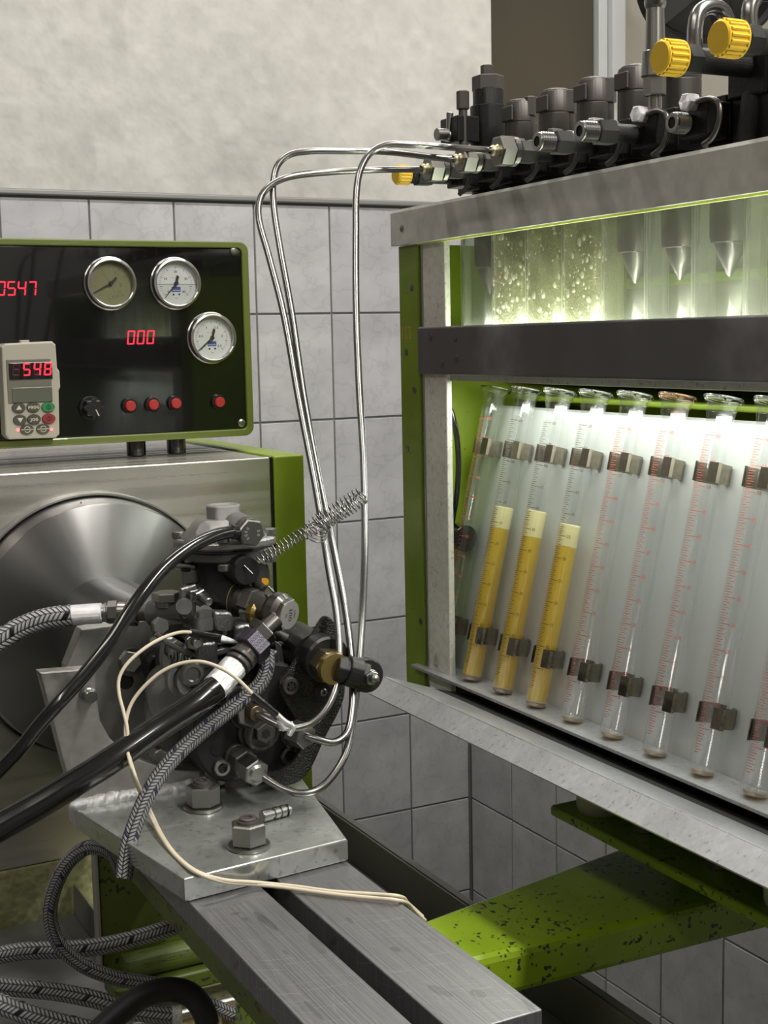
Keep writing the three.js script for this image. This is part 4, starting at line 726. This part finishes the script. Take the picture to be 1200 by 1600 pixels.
  valve(368, 1180, 397, 1204); valve(378, 1118, 398, 1115); valve(455, 1146, 478, 1152);
  M(o, 'delivery_plug', lathe(P(368, 1089, ZH), zp, [[0, 0], [.0098, 0], [.0098, .004], [.0085, .006], [.006, .0062], [.005, .0045], [0, .0045]], 32), mNut);
  // left side works: levers, springs and bolts
  M(o, 'timing_lever', [slab(smooth([[258, 1000], [272, 996], [278, 1012], [270, 1040], [285, 1060], [278, 1072], [262, 1062], [252, 1035]].map(([u, v]) => P(u, v, -1.03)), 50), -1.036, -1.03, .0015)], mCastLight);
  M(o, 'timing_collar', [ring(P(288, 1058, -1.035), P(294, 1061, -1.025), .017, .0125), ring(P(296, 1062, -1.03), P(304, 1064, -1.018), .0145, .006)], mCastLight);
  M(o, 'timing_bolt', [hex(P(270, 1010, -1.03), P(276, 1014, -1.022), .0075), rod(P(286, 1016, -1.03), P(292, 1024, -1.02), .0065)], mNut);
  M(o, 'side_bolt', [rod(P(318, 1066, -1.02), P(326, 1072, -1.01), .0085), hex(P(312, 1062, -1.026), P(318, 1066, -1.018), .0095)], mOxideSoft);
  M(o, 'return_spring', hose([...Array(73)].map((_, k) => { const a = P(262, 1014, -1.03), b = P(300, 1034, -1.022), q = lerp(a, b, k / 72), th = k / 72 * Math.PI * 2 * 7; return q.add(V(-.3 * Math.sin(th) * .006, Math.cos(th) * .006, Math.sin(th) * .006)); }), .0009, 260, 6), mNut);
  M(o, 'lever_nut', [hex(P(301, 1000, -1.018), P(305, 1003, -1.008), .0072), rod(P(304, 1002, -1.01), P(309, 1006, -1.002), .0038)], mNut);
  M(o, 'stop_bolt', [hex(P(248, 976, -1.05), P(252, 979, -1.04), .0068), rod(P(238, 1004, -1.055), P(262, 996, -1.045), .0042)], mCastLight);
  M(o, 'side_spring_cap', [lathe(P(300, 1052, -1.02), V(-.2, .1, 1), [[0, 0], [.0105, 0], [.0105, .006], [.0085, .008], [.006, .008], [.005, .005], [0, .005]], 28)], mNut);
  M(o, 'drain_screw', [rod(P(243, 1176, -1.06), P(252, 1182, -1.045), .006)], mNut);
  M(o, 'lower_boss', [lathe(P(362, 1222, -1.03), P(378, 1228, -1.01).sub(P(362, 1222, -1.03)), [[0, -.01], [.0105, -.01], [.0105, .012], [.008, .015], [0, .015]], 32)], mCastLight);
  M(o, 'lower_body', [box(.369, .437, .9905, 1.04, -1.115, -1.035, .01, 3)], mCast);
  M(o, 'foot_block', [box(.370, .394, .9872, 1.0, -1.055, -1.02, .002)], mPlate);
  // ----- shut-off and load unit on the right with its bracket -----
  const tear = [[514, 964], [522, 972], [530, 1000], [538, 1050], [539, 1085], [530, 1112], [510, 1150], [484, 1205], [470, 1220], [455, 1227], [430, 1226], [410, 1220], [402, 1212], [425, 1206], [452, 1196], [464, 1182], [474, 1160], [468, 1135], [455, 1112], [440, 1084], [437, 1066], [448, 1052], [478, 1010], [500, 972], [507, 964]].map(([u, v]) => P(u, v, -.984));
  M(o, 'unit_bracket', slab(smooth(tear, 140), -.989, -.984, .0012), mTear, 'black rough coated bracket plate');
  { const a = P(462, 1008, -1.035), b = P(525, 1046, -.955), d = b.clone().sub(a), n = d.clone().normalize(), t = k => a.clone().addScaledVector(d, k);
    M(o, 'solenoid_rear', [lathe(a, n, [[0, -.01], [.018, -.01], [.0195, -.006], [.0195, .04], [0, .04]], 48)], mBlackPlastic);
    M(o, 'solenoid_front', [lathe(P(500, 1024, -.983), n, [[0, 0], [.0192, 0], [.0192, .014], [.0175, .016], [.0135, .0165], [0, .0165]], 48)], mBlackPlastic);
    M(o, 'brass_hex', [hex(P(508, 1036, -.966), P(520, 1044, -.945), .0138, .001, .25)], mBrassDull);
    M(o, 'brass_collar', lathe(P(517, 1042, -.95), n, [[0, 0], [.0125, 0], [.0125, .008], [0, .008]], 32), mBrass);
    M(o, 'solenoid_body', [rod(P(523, 1043, -.946), P(572, 1056, -.942), .0105), rod(P(540, 1047, -.943), P(560, 1053, -.942), .0122)], mBlackPlastic);
    const e0 = P(568, 1053, -.95), e1 = P(584, 1060, -.928), en = e1.clone().sub(e0).normalize();
    M(o, 'end_cap', lathe(e0, en, [[0, -.004], [.0125, -.004], [.0138, -.001], [.0138, .008], [.0125, .0095], [0, .0095]], 40), mBlackPlastic);
    M(o, 'terminal', [hex(e0.clone().addScaledVector(en, .009), e0.clone().addScaledVector(en, .0135), .0068), rod(e0.clone().addScaledVector(en, .013), e0.clone().addScaledVector(en, .017), .0062), hex(e0.clone().addScaledVector(en, .017), e0.clone().addScaledVector(en, .0205), .0058), ball(e0.clone().addScaledVector(en, .024), .0038, 1, 1, 1), rod(e0.clone().addScaledVector(en, .019), e0.clone().addScaledVector(en, .024), .0034)], mNut);
    M(o, 'unit_stud', [rod(P(506, 1082, -.984), P(506, 1082, -.978), .0078), ], mOxide); { const c = P(506, 1082, -.9778); M(o, 'stud_end', ring(c, c.clone().add(V(0, 0, .001)), .0032, .0014), mNut); }
    M(o, 'link_rod', rod(P(425, 988, -1.02), P(452, 1000, -1.02), .0042), mOxideSoft);
    M(o, 'link_plate', [slab([[428, 1000], [440, 1008], [446, 1046], [452, 1060], [444, 1062], [436, 1050], [434, 1020]].map(([u, v]) => P(u, v, -1.006)), -1.008, -1.006, .0004)], mSteel);
  }
}

// ---------- high pressure pipes ----------
{
  const R = .003;
  const mk = (name, label, pts, nutA) => {
    const w = pts.map(([u, v, d]) => pd(u, v, d)), o = thing(name, label, 'pipe', w[0], 'steel injection pipes');
    M(o, 'pipe', hose(w, R, 220, 16), mPipe);
    return [o, w];
  };
  const nut = (o, a, d, r = .0118, n = 'union_nut') => { const at = k => a.clone().addScaledVector(d, k); M(o, n, [hex(at(0), at(.0135), r, .0015), rod(at(.0132), at(.0185), r * .92)], n === 'union_nut' ? mZinc : mPipeDark); M(o, 'ferrule', lathe(a, d, [[.003, -.0065], [.0041, -.0055], [.0046, -.0035], [.0038, -.002], [.0055, 0], [.003, 0]], 24), mBrassPale); };
  // pump ends: nuts just in front of the delivery valves
  const PX = V(1, 0, 0);
  const ends = [[3, .634], [2, .632], [1, .632]];
  { const e = V(.634 - .006, 1.5052, injZ(3)), s = pr3(e);
    const [o] = mk('injection_pipe', 'steel pipe bent nearest the cabinet, rising straight up on the right of the three', [[398, 1207, 1.066], [410, 1213, 1.060], [444, 1233, 1.052], [473, 1240, 1.05], [503, 1229.5, 1.055], [536, 1187, 1.065], [550, 1136, 1.075], [559.5, 1052, 1.085], [566, 960, 1.10], [570, 850, 1.11], [568, 720, 1.13], [561, 600, 1.15], [556.5, 480, 1.165], [556, 360, 1.18], [557, 300, 1.185], [563, 266, 1.187], [578, 240, 1.19], [602, 226.5, 1.192], [640, 226, 1.196], [700, 230, 1.203], [s[0] - 10, s[1] - .5, s[2]], s]);
    nut(o, V(.634 - .007, e.y, e.z), PX, .0135); const a = pd(387, 1198, 1.07), b = pd(402, 1209, 1.056); M(o, 'pump_nut', [hex(a.clone().lerp(b, -.1), b, .011, .0012), rod(a.clone().lerp(b, .9), a.clone().lerp(b, 1.12), .0085, .006)], mNut); }
  { const e = V(.632 - .006, 1.5052, injZ(2)), s = pr3(e);
    const [o] = mk('injection_pipe', 'steel pipe in the middle of the three, its top bend behind the nearest one', [[468, 1147, 1.066], [480, 1150, 1.062], [496, 1155, 1.06], [521, 1160, 1.06], [541, 1147, 1.065], [550, 1107, 1.075], [550, 1040, 1.09], [541, 960, 1.105], [524, 870, 1.125], [501, 760, 1.14], [475, 620, 1.16], [456, 490, 1.18], [438, 390, 1.20], [427.5, 320, 1.21], [427, 285, 1.212], [434, 258, 1.214], [452, 242, 1.217], [480, 236.5, 1.22], [540, 236, 1.23], [600, 237, 1.24], [s[0] - 12, s[1], s[2]], s]);
    nut(o, V(.632 - .007, e.y, e.z), PX, .0125); M(o, 'pump_nut', [hex(pd(458, 1144, 1.074), pd(479, 1151, 1.062), .0105, .001)], mNut); }
  { const e = V(.632 - .006, 1.5038, injZ(1)), s = pr3(e);
    const [o] = mk('injection_pipe', 'steel pipe furthest left of the three, bending lowest at the top', [[392, 1111, 1.078], [403, 1116, 1.07], [425, 1128, 1.062], [451, 1138, 1.056], [484, 1132, 1.055], [510, 1107, 1.06], [527, 1065, 1.07], [530, 1020, 1.078], [526, 960, 1.088], [514, 890, 1.10], [493, 760, 1.12], [467, 625, 1.145], [443, 490, 1.168], [420, 400, 1.185], [405, 345, 1.195], [404, 322, 1.2], [410, 303, 1.203], [425, 288, 1.206], [450, 277, 1.21], [520, 268.5, 1.228], [600, 265, 1.25], [s[0] - 12, s[1] + .5, s[2]], s]);
    nut(o, V(.632 - .007, e.y, e.z), PX, .0125); M(o, 'pump_nut', [rod(pd(390, 1110, 1.08), pd(402, 1115, 1.07), .0062)], mBrassDull); }
  function pr3(p) { const q = p.clone().sub(CAM), z = q.dot(fw); return [600 + F * q.dot(RT) / z, 800 - F * q.dot(UP) / z, z]; }
}

// ---------- coil spring wound round the pipes ----------
{
  const path = [[404, 877, 1.10], [420, 866, 1.10], [440, 854, 1.10], [462, 840, 1.10], [482, 830, 1.105], [494, 820, 1.105], [512, 806, 1.105], [535, 792, 1.105], [555, 780, 1.105], [568, 772, 1.105]].map(p => pd(...p));
  const back = [[569, 776, 1.085], [552, 790, 1.083], [530, 803, 1.083], [512, 814, 1.085], [500, 824, 1.085], [494, 838, 1.09]].map(p => pd(...p));
  const o = thing('coil_spring', 'thin coil spring stretched from the pump and looped round the steel pipes', 'spring', path[0]);
  const helix = (pts, turns, rad) => { const c = new THREE.CatmullRomCurve3(pts, false, 'centripetal'), n = turns * 12, out = []; for (let i = 0; i <= n; i++) { const t = i / n, p = c.getPointAt(t), d = c.getTangentAt(t), a = V(0, 1, 0).cross(d).normalize(), b = d.clone().cross(a), th = t * turns * Math.PI * 2, r = rad(t); out.push(p.addScaledVector(a, Math.cos(th) * r).addScaledVector(b, Math.sin(th) * r)); } return new THREE.TubeGeometry(new THREE.CatmullRomCurve3(out), n * 2, .0006, 6, false); };
  M(o, 'coil', helix(path, 27, t => .005 + .002 * ss(.42, .62, t)), mPipe); M(o, 'coil', helix(back, 17, t => .0052 + .003 * ss(.5, 1, t)), mPipe);
}

// ---------- hoses ----------
const hosePts = a => a.map(p => pd(...p));
{
  // air hose from the cover
  let w = [pd(392, 834, 1.105), ...hosePts([[380, 832, 1.10], [360, 831, 1.09], [335, 837, 1.075], [300, 854, 1.06], [262, 882, 1.045], [228, 920, 1.03], [200, 960, 1.02], [165, 1012, 1.01], [130, 1056, 1.0], [95, 1095, .99], [62, 1132, .985], [30, 1172, .98], [-20, 1222, .975], [-160, 1330, .96], [-380, 1430, .96]])];
  let o = thing('air_hose', 'thin black rubber hose curving down left from the domed pump cover', 'hose', w[0]);
  M(o, 'hose', hose(w.slice(2), .0053, 110, 20, .03), mBlackRubber); M(o, 'end_sleeve', rod(w[0], w[2], .0058), mBlackRubber);
  // feed hose from the left
  w = hosePts([[-420, 1500, 1.12], [-260, 1230, 1.12], [-120, 1080, 1.13], [-40, 1025, 1.14], [0, 1000, 1.145], [30, 982, 1.15], [70, 967, 1.152], [112, 961, 1.155]]);
  o = thing('feed_hose', 'braided hose coming in from the left edge to the pump with a silver crimp sleeve', 'hose', w[7]);
  M(o, 'hose', hose(w, .0092, 120, 24, .0135), mBraidA);
  M(o, 'crimp_sleeve', [rod(pd(110, 961, 1.155), pd(160, 958, 1.157), .0086, .0088, 20, .001)], mSleeve, 'silver crimp sleeve');
  M(o, 'fitting', [rod(pd(160, 958, 1.157), pd(172, 957, 1.157), .0078), ring(pd(165, 958, 1.157), pd(169, 957.5, 1.157), .0088, .004), hex(pd(168, 957, 1.157), pd(184, 956, 1.158), .0098), rod(pd(184, 956, 1.158), pd(200, 956, 1.158), .0085)], mNut);
  M(o, 'union_nut', [hex(pd(198, 956, 1.158), pd(216, 957, 1.157), .0122, .001), rod(pd(215, 957, 1.157), pd(246, 958, 1.155), .0072)], mOxideSoft);
  // thick return hose
  w = hosePts([[338, 1074, 1.045], [310, 1096, 1.035], [250, 1136, 1.02], [180, 1184, 1.0], [110, 1228, .985], [50, 1264, .975], [-50, 1320, .96], [-240, 1420, .95], [-460, 1480, .95]]);
  o = thing('return_hose', 'thick glossy black hose running diagonally from the pump to the lower left edge', 'hose', w[0]);
  M(o, 'hose', hose(w, .0103, 90, 26, .03), mBlackRubber);
  M(o, 'crimp_sleeve', [rod(pd(334, 1077, 1.045), pd(368, 1040, 1.062), .0108, .0108, 20, .0015)], mSleeve, 'silver crimp sleeve');
  M(o, 'fitting', [rod(pd(366, 1042, 1.062), pd(376, 1031, 1.066), .0092), ring(pd(370, 1038, 1.063), pd(374, 1033, 1.065), .0112, .005), ring(pd(376, 1031, 1.065), pd(380, 1026, 1.067), .0118, .005), rod(pd(376, 1031, 1.066), pd(392, 1014, 1.072), .0108)], mOxideSoft);
  M(o, 'swivel_nut', [hex(pd(386, 1017, 1.07), pd(404, 999, 1.077), .0152, .0012, .35)], mPurple, 'purplish union nut');
  M(o, 'adapter', [hex(pd(404, 993, 1.078), pd(416, 981, 1.08), .0122, .001, .2), rod(pd(414, 983, 1.08), pd(432, 966, 1.085), .0072)], mZinc);
  // braided drain hose behind the black one
  w = hosePts([[416, 1016, 1.09], [417, 1040, 1.088], [408, 1066, 1.085], [388, 1086, 1.08], [355, 1112, 1.07], [310, 1148, 1.05], [268, 1188, 1.03], [236, 1232, 1.015], [214, 1280, 1.005], [200, 1325, 1.0], [194, 1372, .995]]);
  o = thing('drain_hose', 'grey braided hose with blue threads hanging from the pump down over the base plate edge', 'hose', w[0]);
  M(o, 'hose', hose(w, .0062, 120, 22, .0098), mBraidB); M(o, 'loose_thread', hose([pd(268, 1180, 1.02), pd(270, 1174, 1.018), pd(267, 1179, 1.018)], .0004, 12, 5), mPurple);
  // hoses lying in the trough
  const low = [
    ['straight braided hose lying across the trough and ending under the bed', [[-420, 1560, 1.19], [-220, 1530, 1.19], [-30, 1498, 1.2], [40, 1486, 1.205], [100, 1484, 1.21], [160, 1478, 1.215], [220, 1464, 1.22], [276, 1447, 1.225]], .0078, mBraidA],
    ['braided hose bent into a loop below the base plate', [[190, 1362, 1.13], [178, 1336, 1.14], [158, 1325, 1.15], [135, 1325, 1.155], [108, 1346, 1.16], [86, 1386, 1.165], [78, 1430, 1.17], [92, 1474, 1.175], [126, 1506, 1.18], [180, 1528, 1.185], [250, 1540, 1.19], [320, 1566, 1.195], [380, 1592, 1.2]], .0064, mBraidB],
    ['braided hose with black tracer threads in the lower left corner, the upper one', [[-420, 1600, 1.15], [-220, 1560, 1.15], [-30, 1540, 1.16], [30, 1544, 1.16], [90, 1550, 1.165], [150, 1562, 1.17], [215, 1581, 1.175], [272, 1588, 1.18]], .0076, mBraidA],
    ['braided hose crossing the extreme lower left corner, the lowest one', [[-420, 1560, 1.1], [-220, 1540, 1.1], [-30, 1560, 1.1], [30, 1580, 1.1], [90, 1598, 1.1], [180, 1618, 1.1]], .0082, mBraidA]];
  low.forEach(([lb, p, r, m], i) => { w = hosePts(p); o = thing('braided_hose', lb, 'hose', w[0], 'braided hoses in the trough'); M(o, 'hose', hose(w, r, 100, 22, r * 1.5), m); if (i === 2) M(o, 'end_ferrule', rod(pd(268, 1587, 1.18), pd(284, 1586, 1.182), .0082), mSleeve); });
  w = hosePts([[140, 1625, 1.07], [185, 1584, 1.08], [225, 1556, 1.09], [268, 1546, 1.1], [300, 1556, 1.105], [320, 1584, 1.105], [324, 1600, 1.105]]);
  o = thing('black_hose', 'thick matt black hose arching over the braided hoses at the bottom edge', 'hose', w[3]);
  M(o, 'hose', hose(w, .0098, 60, 24, .03), mBlack); M(o, 'end_ferrule', rod(pd(324, 1596, 1.105), pd(325, 1640, 1.105), .0098), mNut);
}
// ---------- cream sensor leads ----------
{
  const A = [[300, 988, 1.07], [282, 988, 1.06], [258, 995, 1.05], [226, 1013, 1.035], [198, 1038, 1.025], [186, 1060, 1.02], [186, 1084, 1.015], [193, 1112, 1.01], [199, 1140, 1.005], [200, 1172, 1.0], [212, 1215, .985], [230, 1256, .975], [255, 1308, .965], [282, 1343, .955], [315, 1365, .945], [350, 1375, .935], [400, 1379, .93], [460, 1385, .945], [520, 1393, .955], [580, 1397, .96], [620, 1400, .965], [640, 1414, .975], [660, 1432, .99]];
  const B = [[396, 1086, 1.02], [372, 1062, 1.02], [345, 1044, 1.02], [315, 1034, 1.02], [285, 1036, 1.02], [255, 1048, 1.018], [226, 1072, 1.015], [205, 1100, 1.012], [197, 1128, 1.008], [197, 1160, 1.002], [206, 1202, .988], [224, 1250, .976], [250, 1304, .966], [278, 1341, .956], [312, 1366, .947], [350, 1378, .938], [400, 1382, .933], [460, 1389, .947], [520, 1397, .957], [580, 1403, .962], [622, 1407, .967], [648, 1424, .98], [664, 1438, .99]];
  for (const [p, lb, end] of [[A, 'cream sensor lead starting from the black sleeve on the upper left of the pump', 0], [B, 'cream sensor lead arching lower and clipped to the steel pipe at the pump', 1]]) {
    const w = p.map(([u, v, d]) => v > 1408 ? pd(u, v, d) : v >= 1385 - (end ? 0 : 0) && u >= 455 ? py(u, v, .9722 + .0004 * end) : v > 1368 && u > 320 ? pz(u, v, -.852 + .006 - (u - 320) * .00003) : v > 1240 ? py(u, v, YB + .0016 + .012 * ss(1330, 1240, v)) : pd(u, v, d)), o = thing('sensor_lead', lb, 'cable', w[0]);
    M(o, 'lead', hose(w, .0014, 160, 10), mWire);
    if (!end) { M(o, 'black_sleeve', hose([pd(296, 988, 1.071), pd(315, 992, 1.072), pd(346, 998, 1.072)], .0034, 20, 12), mBlackRubber); M(o, 'metal_tip', lathe(pd(345, 998, 1.072), pd(372, 1004, 1.072).sub(pd(345, 998, 1.072)), [[0, 0], [.0032, 0], [.0024, .006], [.0009, .014], [0, .0145]], 16), mSleeve); }
    else { M(o, 'black_sleeve', hose([pd(393, 1084, 1.02), pd(410, 1098, 1.024), pd(432, 1116, 1.03)], .003, 20, 12), mBlackRubber);
      const c = pd(446, 1134, 1.045); M(o, 'clip', [box(c.x - .006, c.x + .006, c.y - .003, c.y + .003, c.z, c.z + .002, .0009), hose([pd(430, 1114, 1.03), pd(446, 1128, 1.034), pd(458, 1136, 1.036), pd(452, 1148, 1.038)], .0022, 20, 8), rod(pd(436, 1124, 1.034), pd(446, 1140, 1.036), .003)], mSleeve, 'silver crocodile clip'); }
  }
}

renderer.render(scene, camera);
